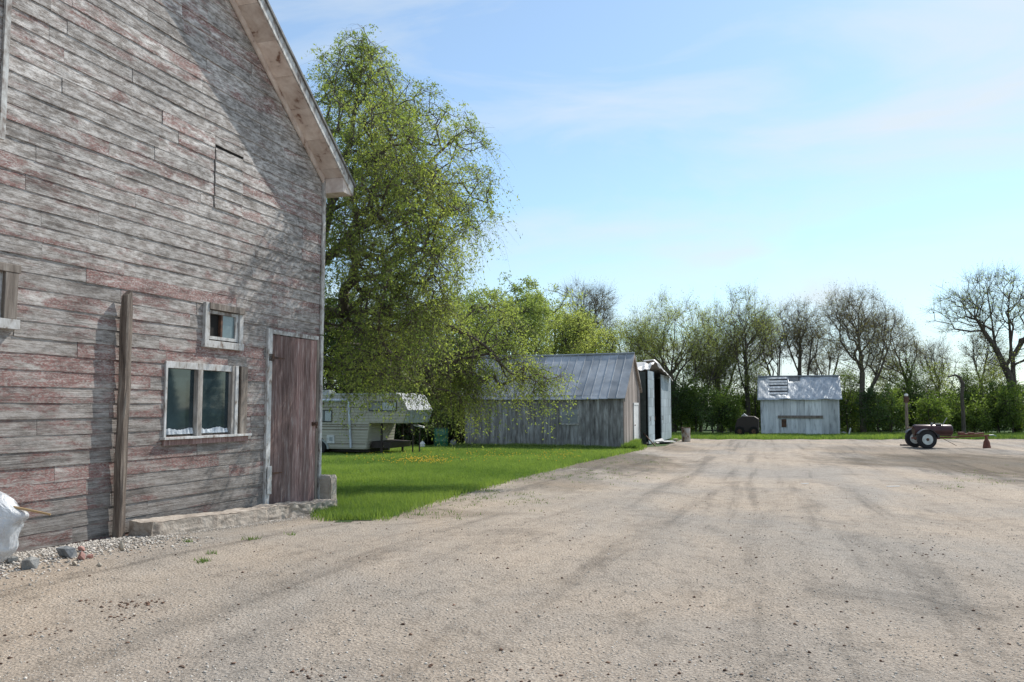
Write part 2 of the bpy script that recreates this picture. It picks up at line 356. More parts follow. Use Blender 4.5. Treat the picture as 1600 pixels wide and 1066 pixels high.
def patchy(X, Y):
    a = .5+.2*np.sin(X*.8+2*np.sin(Y*.5))+.15*np.sin(Y*1.1+1.7*np.sin(X*.6))
    return np.clip(a+.2*np.sin(X*4.3+3*np.sin(Y*2.9))*np.sin(Y*5.1+2*np.sin(X*3.7))+.12*np.sin(X*11+Y*3)*np.sin(Y*9-X*2), 0, 1)
def frustum(X, Y, l=490, r=1640): 
    p = 800+FPX*X/np.maximum(Y, .1); return (p > l) & (p < r)
GB = []
for n, y0, y1, h, wd, sd_ in ((230000, 11, 18, .115, .012, 1), (230000, 18, 27, .1, .016, 2), (200000, 27, 41, .12, .024, 3)):
    x, y = scatter(n, -.26*y1, 6.5, y0, y1, sd_)
    gg = np.random.default_rng(sd_+50); jx, jy = gg.normal(0, .13, (2, n))
    k = inpoly(x+jx, y+jy) & frustum(x, y); x, y = x[k], y[k]
    GB.append((x, y, np.full(len(x), h), np.full(len(x), wd)))
x, y = scatter(70000, 8, 42, 50.0, 60, 9); k = inpoly(x, y+np.random.default_rng(5).normal(0, .15, len(y))); x, y = x[k], y[k]
GB.append((x, y, np.full(len(x), .17), np.full(len(x), .045)))
# taller rough grass along the walls of the board shed
SX, SY = 5.06, 38.0; dS = (math.cos(PHI), -math.sin(PHI)); nS = (-math.sin(PHI), -math.cos(PHI))
gg = np.random.default_rng(61); s_ = gg.uniform(-8.4, .4, 9000); q = gg.uniform(0, .5, 9000)
GB.append((SX+dS[0]*s_+nS[0]*q, SY+dS[1]*s_+nS[1]*q, np.full(9000, .2), np.full(9000, .025)))
s_ = gg.uniform(-.6, 3.2, 9000); q = gg.uniform(.05, .75, 9000)*(1-np.maximum(s_, 0)/3.6)
GB.append((SX-nS[0]*s_+dS[0]*q, SY-nS[1]*s_+dS[1]*q, np.full(9000, .33), np.full(9000, .03)))
X = np.concatenate([b[0] for b in GB]); Y = np.concatenate([b[1] for b in GB]); H_ = np.concatenate([b[2] for b in GB]); W_ = np.concatenate([b[3] for b in GB])
pt = patchy(X, Y)
tag(blades('grass', X, Y, H_*(.75+.5*pt), W_, GRASS, .7, seed=3, rnd=np.clip(np.random.default_rng(8).uniform(0, 1, len(X))*.5+pt*.5, 0, 1)),
    'mown green lawn grass between the barn, trailer and sheds', 'grass', kind='stuff')
# dandelions
gg = np.random.default_rng(12); dl = []
for (px, py, sx, sy, n) in ((660, 724, 48, 3.0, 230), (740, 716, 130, 5, 120), (600, 715, 60, 4, 40), (870, 716, 70, 4, 60)):
    for _ in range(n):
        p = gp(px+gg.normal(0, sx*.6), py+gg.normal(0, sy)); dl.append(p)
dl = np.array([p for p in dl if inpoly(np.array([p[0]]), np.array([p[1]]))[0] and p[1] < 36]); n = len(dl)
ang = np.linspace(0, 2*np.pi, 7)[:-1]; rr = .024
c0 = np.stack([dl[:, 0], dl[:, 1], relief(dl[:, 0], dl[:, 1])+gg.uniform(.1, .16, n)], 1)
ringv = np.stack([np.cos(ang)*rr, np.sin(ang)*rr, np.zeros(6)], 1)
V = np.concatenate([c0[:, None]+ringv[None], (c0+[0, 0, .022])[:, None], (c0-[0, 0, .012])[:, None]], 1).reshape(-1, 3)
Fd = np.array([(k, (k+1) % 6, 6) for k in range(6)]+[((k+1) % 6, k, 7) for k in range(6)])
F_ = (np.arange(n)[:, None, None]*8+Fd[None]).reshape(-1, 3)
tag(mesh_obj('dandelion_patch', V, F_, DANDY, None, gg.uniform(0, 1, len(V))), 'yellow dandelions scattered through the lawn grass', 'flowers', kind='stuff')
# weeds in the gravel beside the lawn and along the right-hand soil
wx, wy = [], []
for (px, py, sx, sy, n, pl) in ((880, 742, 75, 7, 150, 7), (740, 775, 60, 8, 90, 7), (965, 720, 40, 5, 70, 7), (1540, 745, 40, 8, 40, 6), (1480, 762, 12, 4, 8, 8), (640, 803, 50, 6, 50, 6)):
    for _ in range(n):
        a = gp(px+gg.normal(0, sx), max(690, py+gg.normal(0, sy)))
        wx += list(a[0]+gg.normal(0, .05, pl)); wy += list(a[1]+gg.normal(0, .05, pl))
for (px, py) in ((330, 868), (290, 848), (400, 845), (390, 846), (455, 838), (318, 878), (315, 880), (508, 802), (512, 800)):
    a = gp(px, py); wx += list(a[0]+gg.normal(0, .035, 18)); wy += list(a[1]+gg.normal(0, .03, 18))
wx = np.array(wx); wy = np.array(wy)
tag(blades('gravel_weeds', wx, wy, .04+.0*wx, .011, WEED, 1.2, seed=22), 'small green weeds coming up through the gravel', 'weeds', kind='stuff')
# loose stones and bark crumbs on the yard
def crumbs(name, X, Y, size, mat, seed, flat=.6, rnd=None):
    g = np.random.default_rng(seed); n = len(X)
    base = np.array([(1, 0, 0), (0, 1, 0), (-1, 0, 0), (0, -1, 0), (0, 0, 1), (0, 0, -1)], float)
    Vv = base[None]*g.uniform(.55, 1.25, (n, 6, 1)); Vv += g.normal(0, .15, (n, 6, 3)); Vv[:, :, 2] *= flat; Vv *= np.asarray(size).reshape(-1, 1, 1)
    a = g.uniform(0, 6.28, n); c, s = np.cos(a)[:, None], np.sin(a)[:, None]
    x = Vv[:, :, 0]*c-Vv[:, :, 1]*s; y = Vv[:, :, 0]*s+Vv[:, :, 1]*c
    Vv = np.stack([x+X[:, None], y+Y[:, None], Vv[:, :, 2]+relief(X, Y)[:, None]+np.asarray(size).reshape(-1, 1)*.25], 2).reshape(-1, 3)
    f = np.array([(0, 1, 4), (1, 2, 4), (2, 3, 4), (3, 0, 4), (1, 0, 5), (2, 1, 5), (3, 2, 5), (0, 3, 5)])
    return mesh_obj(name, Vv, (np.arange(n)[:, None, None]*6+f[None]).reshape(-1, 3), mat, None, np.repeat(g.uniform(0, 1, n) if rnd is None else rnd, 6))
P0 = np.array((-4.752, 7.855)); tB = np.array((math.sin(PHI), math.cos(PHI))); nB = np.array((math.cos(PHI), -math.sin(PHI)))
def offwall(x, y): return (x-P0[0])*nB[0]+(y-P0[1])*nB[1]
gg = np.random.default_rng(31)
y = 3.8+gg.uniform(0, 1, 60000)**1.7*14; x = gg.uniform(-.66, .66, 60000)*y; k = (offwall(x, y) > .03) & ~inpoly(x, y); x, y = x[k], y[k]
sz = np.exp(gg.normal(math.log(.0036), .42, len(x))); sz = np.clip(sz, .002, .013)
u = gg.uniform(-1.5, 1.6, 5000); q = np.abs(gg.normal(0, .45, 5000))+.04
x2 = P0[0]+tB[0]*u+nB[0]*q; y2 = P0[1]+tB[1]*u+nB[1]*q
u = gg.uniform(1.2, 5.6, 1800); q = np.abs(gg.normal(0, .12, 1800))+.42
x3 = P0[0]+tB[0]*u+nB[0]*q; y3 = P0[1]+tB[1]*u+nB[1]*q
tag(crumbs('loose_gravel', np.concatenate([x, x2, x3]), np.concatenate([y, y2, y3]), np.concatenate([sz, gg.uniform(.006, .02, 5000), gg.uniform(.004, .011, 1800)]), STONE, 5), 'loose pale gravel stones strewn over the yard', 'gravel', kind='stuff')
BARKC = weathered('bark_crumbs', [(.3, (.09, .05, .035)), (.7, (.26, .15, .1))], 14, (1, 1, 1), 60, .003, .5, .95, var=.5)
y = 4+gg.uniform(0, 1, 750)**1.3*16; x = gg.uniform(-.62, .62, 750)*y; k = (offwall(x, y) > .5) & ~inpoly(x, y); x, y = x[k], y[k]
for (px, py, n, s) in ((205, 945, 46, .1), (60, 990, 14, .09), (190, 963, 10, .06), (1450, 870, 20, .15), (480, 1055, 14, .06), (850, 1050, 12, .08), (140, 940, 8, .06), (1080, 1040, 12, .12)):
    a = gp(px, py); x = np.append(x, a[0]+gg.normal(0, s, n)); y = np.append(y, a[1]+gg.normal(0, s*.7, n))
tag(crumbs('bark_debris', x, y, gg.uniform(.004, .016, len(x)), BARKC, 6, .5), 'brown bark and leaf crumbs scattered on the gravel', 'debris', kind='stuff')

# ------------------------------------------------------------------ barn (local x runs along the wall, -y faces the yard)
barn = thing('barn', 'big weathered barn with peeling red and grey board siding and a steep gable', 'barn', (P0[0], P0[1], 0), math.pi/2-PHI)
RK = lambda z: (9.208-z)/.759                   # right rake: u at height z
APU = -.3; LK = lambda z: 2*APU-RK(z)
UR = 5.53; UL = 2*APU-UR; ZE = 9.208-.759*UR
openings = [(2.08, 3.64, 1.0, 1.9), (2.79, 3.42, 2.2, 2.6), (4.2, 5.40, -.4, 2.44), (-.75, .02, 2.12, 2.66), (2.85, 3.45, 3.93, 4.76)]
def minus(rects, o):
    out = []
    for (a, b, c, d) in rects:
        A, B, Cc, D = o
        if a >= B or b <= A or c >= D or d <= Cc: out.append((a, b, c, d)); continue
        if a < A: out.append((a, A, c, d))
        if b > B: out.append((B, b, c, d))
        m0, m1 = max(a, A), min(b, B)
        if c < Cc: out.append((m0, m1, c, Cc))
        if d > D: out.append((m0, m1, D, d))
    return out
EXP = .158; br = random.Random(4); mb = MB()
def board(mb, a, b, c, d, row0, tilt=None):
    """one lapped board: proud at its lower edge, with a ragged, slightly sagging line"""
    n = max(1, int((b-a)/.28)); vs = []; fs = []
    o0 = br.uniform(-.002, .004); ph = br.uniform(0, 6); am = br.uniform(.001, .004)
    for i in range(n+1):
        u = a+(b-a)*i/n
        wob = am*math.sin(u*2.3+ph)+br.uniform(-.002, .002); wobn = br.uniform(-.0025, .0025)
        zt = d+.006; zb = c+wob+br.uniform(-.0012, .0012)
        f0 = (c-row0)/EXP; f1 = (d-row0)/EXP
        ob = -(.017-.009*f0)-o0+wobn; ot = -(.017-.009*f1)-o0+wobn
        um = u; ut = u
        if i == n and RK(d) < b+.3: um = min(u, RK(zb)); ut = min(u, RK(zt))
        if i == 0 and LK(d) > a-.3: um = max(u, LK(zb)); ut = max(u, LK(zt))
        vs += [(um, ob, zb), (ut, ot, zt), (um, .004, zb)]
    for i in range(n):
        k = i*3; fs += [(k, k+3, k+4, k+1), (k+2, k+5, k+3, k)]
    e = n*3; fs += [(0, 1, 2), (e, e+2, e+1)]
    mb.c = br.random(); mb.add(vs, fs)
row = 0; z = -.34
while z < 9.3:
    zt = z+EXP; lo = max(UL, LK(z+.02)); hi = min(UR, RK(z+.02))
    if hi-lo > .1:
        js = [lo]; u = lo+br.uniform(.6, 3)
        while u < hi-.5: js.append(u); u += br.choice([1.2, 1.8, 2.4, 3.0, 3.6])+br.uniform(-.2, .2)
        js.append(hi)
        for a, b in zip(js[:-1], js[1:]):
            rc = [(a+.002, b-.002, z, zt)]
            for o in openings: rc = minus(rc, o)
            for (p, q_, r_, s_) in rc:
                if q_-p > .02 and s_-r_ > .012:
                    zb_ = r_
                    if z < 0:   # the lowest boards are cut off along the falling ground
                        gy = gz(P0[1]+tB[1]*(p+q_)/2)-.0
                        if s_ < gy-.02: continue
                        zb_ = r_
                    board(mb, p, q_, zb_, s_, z)
    z = zt; row += 1
mb.build('siding', SID, barn)
# body behind the boards
mb = MB(); D = 11.0
mb.prism([(UL, -.6), (UR-.02, -.6), (UR-.02, ZE), (APU, ZE+.759*(UR-APU)-.02), (UL, ZE)], .03+.001, .06)
mb.box(UR-.16, UR-.02, .06, D, -.6, ZE-.02); mb.box(UL, UL+.14, .06, D, -.6, ZE-.02)
mb.prism([(UL, -.6), (UR-.02, -.6), (UR-.02, ZE), (APU, ZE+.759*(UR-APU)-.02), (UL, ZE)], D, D+.1)
mb.build('wall', WOODG, barn)
# roof, soffit, fascia; .38 m overhang at the rake
OV = .39; EV = .30
def slab(s0, s1, y0, y1, t0, t1, side=1):
    """slab lying on the slope from distance s0 to s1 outward along u, offset t0..t1 above the rake line"""
    def P(u, t, y):
        zz = 9.208-.759*u+t*1.255
        return ((u if side > 0 else 2*APU-u), y, zz)
    p = [P(s0, t0, y0), P(s1, t0, y0), P(s1, t0, y1), P(s0, t0, y1), P(s0, t1, y0), P(s1, t1, y0), P(s1, t1, y1), P(s0, t1, y1)]
    if side < 0: p = [p[i] for i in (1, 0, 3, 2, 5, 4, 7, 6)]
    return p
ZC = ZE-.759*EV
for sd_ in (1, -1):
    mb = MB(); mb.hexa(slab(APU, UR+EV+.03, -OV-.03, D+.4, .125, .16, sd_)); rf = mb.build('roof', SHING, barn)
mb = MB()
for k in range(14):
    a = APU+(UR+EV-APU)*k/14; b = APU+(UR+EV-APU)*(k+1)/14-.004; mb.c = br.random(); mb.hexa(slab(a, b, -OV+.02, -.002, .0, .02, 1))
mb.hexa(slab(APU, UR+EV, -OV+.02, -.002, .0, .02, -1)); mb.build('soffit', SOFFIT, barn)
mb = MB(); mb.hexa(slab(APU, UR+EV, -OV-.002, -OV+.018, -.015, .12, 1)); mb.hexa(slab(APU, UR+EV, -OV-.002, -OV+.018, -.015, .12, -1)); mb.build('fascia', TRIM, barn)
mb = MB(); mb.hexa(slab(APU, UR-.03, -.05, -.024, -.09, -.004, 1)); mb.build('frieze_board', SOFFIT, barn)
# boxed eave end
mb = MB(); mb.prism([(UR+.002, ZC-.012), (UR+EV-.004, ZC-.012), (UR+EV-.004, ZC-.004), (UR+.002, ZE-.008)], -OV+.022, D)
mb.build('eave_soffit', SOFFIT, barn)
mb = MB(); mb.box(UR-.045, UR+.03, -.052, -.022, 2.5, ZE-.05); mb.box(UR-.035, UR+.03, -.05, -.022, -.19, 2.48); mb.build('corner_board', TRIM, barn)
mb = MB(); mb.box(-.26, -.2, -.05, -.022, 3.86, 7.0); mb.build('loft_door_trim', TRIM, barn); mb = MB(); mb.box(-1.3, -1.23, -.05, -.022, 3.86, 7.0); mb.build('loft_door_trim', TRIM, barn)
# large window
wn_ = MB(); wn_.box(2.065, 2.1, -.035, .03, 1.0, 1.9); wn_.box(2.1, 3.3, -.03, .03, 1.82, 1.9); wn_.box(3.36, 3.42, -.055, .03, 1.0, 1.9)
win = wn_.build('window', WHITE if False else TRIM2, barn, bevel=.003)
mb = MB(); mb.box(3.42, 3.5, -.01, .03, 1.0, 1.9); mb.build('gap', DARK, win)
MB().box(2.62, 2.71, -.05, .03, 1.0, 1.818).build('mullion', GRTR, win, bevel=.004); MB().box(3.3, 3.358, -.045, .03, 1.0, 1.9).build('mullion', GRTR, win, bevel=.004)
mb = MB(); mb.box(3.5, 3.64, -.04, .03, 1.0, 1.9); mb.build('shutter_board', WOODG, win)
mb = MB(); mb.box(2.1, 2.62, .012, .018, 1.03, 1.815); mb.box(2.71, 3.3, .012, .018, 1.03, 1.815); mb.build('pane', GLASS, win)
mb = MB(); mb.box(2.02, 3.7, -.085, .02, .972, 1.0); mb.build('sill', TRIM2, win, bevel=.003)
mb = MB(); mb.box(2.05, 3.66, -.05, -.02, .905, .968); mb.build('apron', DOORM, win)
PLAST = weathered('crumpled_plastic', [(.35, (.28, .32, .36)), (.6, (.66, .7, .74))], 16, (1, 1, 1), 30, .01, 1, .3)
mb = MB(); gg = random.Random(3)
for (a, b) in ((2.11, 2.61), (2.72, 3.29)):
    n = 20; vs = []; fs = []
    for i in range(n+1):
        x = a+(b-a)*i/n; h = .06+.012*math.sin(i*.45+a*3)+gg.uniform(-.006, .006); yy = -.01+.008*math.sin(i*2.2)
        vs += [(x, yy, 1.03), (x, yy+.006, 1.03+h*.6), (x, yy+.012, 1.03+h)]
    for i in range(n):
        for j in (0, 1): fs.append((i*3+j, i*3+3+j, i*3+4+j, i*3+1+j))
    mb.add(vs, fs)
mb.build('plastic_stuffing', PLAST, win)
# small window
mb = MB(); mb.box(2.71, 2.79, -.06, .03, 2.2, 2.68); mb.box(3.42, 3.5, -.05, .03, 2.2, 2.66); mb.box(2.70, 3.50, -.066, .03, 2.11, 2.2)
sw = mb.build('window', TRIM2, barn, bevel=.004)
mb = MB(); mb.box(2.78, 3.5, -.075, -.02, 2.6, 2.68); mb.build('head_board', WOODG, sw)
mb = MB(); mb.box(2.8, 2.84, -.03, .02, 2.22, 2.59); mb.box(3.36, 3.41, -.03, .02, 2.22, 2.59); mb.box(2.84, 3.36, -.03, .02, 2.22, 2.26); mb.box(2.84, 3.36, -.03, .02, 2.55, 2.59); mb.build('sash', TRIM, sw)
mb = MB(); mb.box(3.055, 3.09, -.028, .02, 2.26, 2.55); mb.build('muntin', IRON, sw)
mb = MB(); mb.box(2.84, 3.055, .012, .018, 2.26, 2.55); mb.build('pane', DARK, sw)
mb = MB(); mb.box(3.09, 3.36, -.005, .004, 2.26, 2.55); mb.build('pane', GLASS2, sw)
# left window
mb = MB(); mb.box(-.14, .0, -.07, .03, 2.18, 2.62); mb.box(-.84, -.75, -.06, .03, 2.18, 2.62); mb.box(-.86, .02, -.075, .03, 2.62, 2.7)
lw = mb.build('window', WOODG, barn, bevel=.006)
mb = MB(); mb.box(-.86, .025, -.085, .03, 2.085, 2.178); mb.build('sill', TRIM2, lw, bevel=.003)
mb = MB(); mb.box(-.25, -.14, -.03, .02, 2.18, 2.62); mb.box(-.5, -.46, -.03, .02, 2.18, 2.62); mb.build('sash', TRIM, lw)
mb = MB(); mb.box(-.75, -.25, .0, .008, 2.18, 2.62); mb.build('pane', GLASS, lw)
# door
mb = MB(); x = 4.2
while x < 5.385:
    w_ = min(.092, 5.385-x); mb.c = br.random(); zb = -.07-.1*(x-4.2)/1.2
    mb.box(x, x+w_-.004, -.038-br.uniform(0, .003), -.008, zb+br.uniform(-.008, .008), 2.395+br.uniform(-.01, .0)); x += w_
dr = mb.build('door', DOORM, barn)
mb = MB(); mb.box(4.2, 5.42, -.008, .03, -.4, 2.44); mb.build('door_recess', DARK, dr)
for zz in (2.06, .42):
    mb = MB(); mb.box(4.1, 4.23, -.05, -.04, zz-.05, zz+.05); mb.add([(4.22, -.046, zz-.018), (4.5, -.046, zz-.006), (4.5, -.046, zz+.006), (4.22, -.046, zz+.018), (4.22, -.040, zz-.018), (4.5, -.040, zz-.006), (4.5, -.040, zz+.006), (4.22, -.040, zz+.018)], [(0,1,2,3),(4,7,6,5),(0,4,5,1),(1,5,6,2),(2,6,7,3),(3,7,4,0)]); mb.build('hinge', IRON, dr)
mb = MB(); mb.box(5.27, 5.42, -.06, -.04, 1.07, 1.13); mb.tube([(5.3, -.06, 1.1), (5.3, -.1, 1.1), (5.3, -.11, 1.03)], .014, 6); mb.build('latch', IRON, dr)
mb = MB(); mb.box(4.08, 4.185, -.05, .0, -.1, 2.47); mb.box(4.10, 4.2, -.075, -.06, .14, .53); mb.build('door_jamb', TRIM2, barn, bevel=.004)
mb = MB(); mb.box(4.19, 5.42, -.05, -.012, 2.40, 2.46); mb.build('door_header', TRIM, barn)
mb = MB(); mb.box(5.39, 5.45, -.045, -.0, -.15, 2.40); mb.build('door_jamb', WOODG, barn)
# boarded loft hatch: its own boards, with the dark gap along the top
mb = MB(); z = 3.93
while z < 4.70:
    mb.c = br.random(); zt = min(z+EXP, 4.72); mb.hexa([(2.87, -.032, z), (3.44, -.032, z), (3.44, -.004, z), (2.87, -.004, z), (2.87, -.016, zt), (3.44, -.016, zt), (3.44, -.004, zt), (2.87, -.004, zt)]); z += EXP
mb.build('loft_hatch', SID, barn)
mb = MB(); mb.box(2.84, 3.46, -.004, .02, 4.3, 4.77); mb.build('hatch_recess', DARK, barn); MB().box(2.84, 3.46, -.006, .02, 3.92, 4.298).build('hatch_trim', WOODG, barn)
mb = MB(); mb.box(UL, 1.6, -.012, .03, -.5, -.06); mb.box(1.6, UR, -.012, .03, -.5, -.12); mb.build('foundation', CONC, barn)

def bl(u, off, z=0):   # barn-local to world
    return (P0[0]+tB[0]*u+nB[0]*off, P0[1]+tB[1]*u+nB[1]*off, z)
BR = math.pi/2-PHI
# post against the wall
mb = MB(); gg = random.Random(9); pts = []
vs = []; n = 14; fs = []
for i in range(n+1):
    z = -.25+2.86*i/n; dx = .006*math.sin(i*.9)+.004*gg.uniform(-1, 1); hw = .043+.003*math.sin(i*1.7); hd = .044
    tp = .008 if i == n else 0
    for (a, b) in ((-1, -1), (-.4, -1.12), (1, -1), (1.1, .1), (1, 1), (-1, 1), (-1.1, .1)): vs.append((dx+a*(hw-tp)+gg.uniform(-.004, .004), b*(hd-tp)+gg.uniform(-.004, .004), z+(.03*a if i == n else 0)))
for i in range(n):
    for k in range(7): fs.append((i*7+k, i*7+(k+1) % 7, (i+1)*7+(k+1) % 7, (i+1)*7+k))
fs.append(tuple(n*7+k for k in range(7))); mb.add(vs, fs)
o = mb.build('wooden_post', POSTM); p = bl(1.345, .10); o.location = (p[0], p[1], 0); o.rotation_euler = (0, 0, BR)
tag(o, 'tall rough wooden post standing upright against the barn siding', 'post')
# concrete slabs of the step
def slabmesh(name, L, Wd, H, seed, label, loc, rz, cat, group=None, sub=(16, 4, 3), amp=.018, mat=CONC):
    g = np.random.default_rng(seed); a, b, c = sub
    import bmesh
    bm = bmesh.new(); bmesh.ops.create_cube(bm, size=1); bmesh.ops.subdivide_edges(bm, edges=bm.edges[:], cuts=22 if L > 1 else 12, use_grid_fill=True)
    from mathutils import noise as mn, Vector
    for v in bm.verts:
        x, y, z = v.co; ex = (abs(x) > .49)+(abs(y) > .49)+(abs(z) > .49)
        q = Vector((x*L+seed*3.1, y*Wd, z*H)); big = mn.noise_vector(q*2.2)*amp*1.0; sm = mn.noise_vector(q*9)*amp*.9; fi = mn.noise_vector(q*24)*amp*.4
        e = min(.02, .12*H)*(ex > 1)*(1+.8*mn.noise(q*7))
        sg = lambda t: (t > .49)-(t < -.49)
        v.co = Vector((x*L-sg(x)*e, y*Wd-sg(y)*e, z*H-sg(z)*e))+big+sm+fi
    V = [tuple(v.co) for v in bm.verts]; F = [tuple(v.index for v in f.verts) for f in bm.faces]; bm.free()
    o = mesh_obj(name, V, F, mat); o.location = loc; o.rotation_euler = rz
    return tag(o, label, cat, group)
a = bl(1.5, .27); b = bl(3.72, .25)
slabmesh('concrete_slab', 2.15, .36, .24, 3, 'long rough concrete slab by the foot of the wooden post', (*bl(2.55, .27)[:2], -.05), (0, .045, BR+.0), 'slab')
slabmesh('concrete_slab', 1.85, .32, .22, 5, 'broken concrete step slab in front of the red barn door', (*bl(4.57, .25)[:2], -.13), (0, .05, BR-.01), 'slab', amp=.03)
slabmesh('concrete_block', .26, .27, .62, 8, 'upright concrete block at the barn corner beside the door', (*bl(5.66, .08)[:2], -.02), (0, 0, BR+.1), 'block', amp=.012)
# rocks by the wall
ROCKD = weathered('dark_stone', [(.35, (.13, .14, .15)), (.65, (.32, .33, .34))], 9, (1, 1, 1), 40, .01, .8, .9)
ROCKR = weathered('red_stone', [(.35, (.34, .16, .13)), (.65, (.52, .32, .28))], 9, (1, 1, 1), 40, .006, .6, .9)
ROCKP = weathered('tan_stone', [(.35, (.36, .3, .23)), (.65, (.54, .48, .4))], 9, (1, 1, 1), 40, .006, .6, .9)
ROCKG = weathered('mottled_stone', [(.35, (.22, .22, .21)), (.65, (.46, .45, .43))], 9, (1, 1, 1), 40, .012, .9, .9)
for i, (px, py, s, mt, lb) in enumerate([(103, 872, (.1, .08, .085), ROCKD, 'dark angular rock with a pointed top near the barn foundation'),
    (127, 862, (.055, .035, .04), ROCKR, 'flat reddish stone resting against the barn wall'), (127, 876, (.05, .045, .055), ROCKR, 'pink chunky stone in front of the dark angular rock'),
    (140, 874, (.035, .03, .03), ROCKR, 'small dark red stone at the right end of the rock cluster'), (116, 886, (.05, .035, .03), ROCKP, 'tan stone lying in front of the pink stone'),
    (44, 888, (.1, .075, .08), ROCKG, 'round mottled grey rock near the plastic covered object'), (190, 862, (.035, .028, .06), ROCKP, 'tan stone leaning at the foot of the wooden post'),
    (155, 890, (.035, .025, .02), ROCKP, 'small pale flat stone lying alone on the gravel'), (18, 880, (.06, .05, .045), ROCKG, 'small grey rock beside the clear plastic sheet')]):
    x, y = gp(px, py)
    k = offwall(x, y)
    if k < .09: x += nB[0]*(.09-k); y += nB[1]*(.09-k)
    o = rock_mesh('rock', mt, s, 140+i); o.location = (x, y, relief(x, y)); o.rotation_euler = (0, 0, i*1.3)
    tag(o, lb, 'rock', 'rocks at the foot of the barn wall')
# plastic covered bundle with a stick
PM, nt, N, L, P = newmat('clear_plastic'); v = coords(nt)
P.inputs['Base Color'].default_value = (.74, .77, .8, 1); P.inputs['Roughness'].default_value = .22
L.new(ramp(nt, noise(nt, v, 5, 5, .6, (1, 1, 1), .5), [(.35, .38), (.65, .88)]), P.inputs['Alpha'])
bump(nt, noise(nt, v, 5, 5, .6, (1, 1, .5), 1.2), 1.0, .05, P)
pc = at(-20, 815, 7.28)
bun = thing('covered_bundle', 'bundle under clear plastic sheeting with a wooden stick poking out', 'bundle', (pc[0], pc[1], 0))
import bmesh as _b
from mathutils import noise as mnoise, Vector as Vec
bm = _b.new(); _b.ops.create_uvsphere(bm, u_segments=110, v_segments=70, radius=1)
V = []
for v_ in bm.verts:
    x, y, z = v_.co; a = math.atan2(y, x); zz = z
    nv = mnoise.noise(Vec((x*2.2, y*2.2, z*2.2+5))); nf = mnoise.noise(Vec((x*1.3+9, y*1.3, z*.8))); fold = 1-abs(mnoise.noise(Vec((math.cos(a)*3, math.sin(a)*3+nf*2, z*1.1))))*2.2
    r = .93+.16*nv+.10*fold+.05*abs(math.sin(9*a+6*nf+3*zz))
    fx = .27*r; h = .31+.32*zz*(1+.05*math.sin(3*a))
    X_ = x*fx; Y_ = y*fx*.75
    if x > 0: X_ += .13*max(0, x)**6*max(0, 1-abs(zz-.42)*3.2)
    V.append((X_, Y_, h))
F_ = [tuple(f_.index for f_ in f.verts) for f in bm.faces]; bm.free()
mesh_obj('plastic_sheet', V, F_, PM, bun, None, True)
mb = MB(); mb.box(-.17, .12, -.1, .1, .04, .4); mb.build('crate', plain('old_timber', (.35, .34, .35), .8), bun, bevel=.02)
STICK = weathered('new_stick', [(.3, (.42, .27, .13)), (.7, (.6, .42, .22))], 8, (1, 4, 4), 30, .002, .4)
mb = MB(); a = np.array(at(44, 797, 7.28))-np.array(bun.location); b = np.array(at(79, 804, 7.28))-np.array(bun.location); mb.tube([a-(b-a)*1.5, a, b], [.012, .011, .008], 8); mb.build('stick', STICK, bun)

# ------------------------------------------------------------------ long board shed
def front_thing(name, label, cat, X, Y, z):      # local +x along the front wall to the right, -y faces the camera
    return thing(name, label, cat, (X, Y, z), -PHI)
def vboards(mb, x0, x1, y, z0, z1, w, t, top=None, axis_='x', seed=1):
    g = random.Random(seed); x = x0
    while x < x1-.01:
        ww = min(w*g.uniform(.85, 1.15), x1-x); mb.c = g.random(); e = g.uniform(0, .006); b = g.uniform(-.0, .03)
        ta = z1 if top is None else top(x); tb = z1 if top is None else top(x+ww)
        def q(x_, y_, z_): return (x_, y_, z_) if axis_ == 'x' else (y_, x_, z_)
        ya, yb = (y-t-e, y) if axis_ == 'x' else (y, y+t+e)
        g_ = .006
        mb.hexa([q(x, ya, z0+b), q(x+ww-g_, ya, z0+b), q(x+ww-g_, yb, z0+b), q(x, yb, z0+b), q(x, ya, ta), q(x+ww-g_, ya, tb), q(x+ww-g_, yb, tb), q(x, yb, ta)])
        x += ww
G = -.55
s2 = front_thing('board_shed', 'long grey board shed with ribbed tin roof and white door in its gable', 'shed', SX, SY, G)
LW, WG, HE, HR = 7.7, 5.0, 2.47, 4.47
mb = MB(); mb.box(-LW+.01, -.01, .01, WG-.01, -.1, HE-.03); mb.prism([(0.001, 0), (0, 0)], 0, 0) if False else None; mb.build('frame', DARK, s2)
mb = MB(); vboards(mb, -LW, 0, 0, .0, HE, .21, .02, seed=2); mb.build('wall', WHITEW, s2); mb = MB(); vboards(mb, -LW, 0, WG+.02, .0, HE, .21, .02, seed=3); mb.build('wall', WHITEW, s2)
rl = lambda y: HE+(HR-HE)*(1-abs(y-WG/2)/(WG/2))-.02
mb = MB(); vboards(mb, .0, WG/2, .0, .0, 0, .2, .022, rl, 'y', 4); vboards(mb, WG/2, WG, .0, .0, 0, .2, .022, rl, 'y', 5); mb.build('gable_wall', GABLE, s2); mb = MB(); vboards(mb, .0, WG/2, -LW-.022, .0, 0, .2, .022, rl, 'y', 6); vboards(mb, WG/2, WG, -LW-.022, .0, 0, .2, .022, rl, 'y', 7)
mb.build('gable_wall', GABLE, s2)
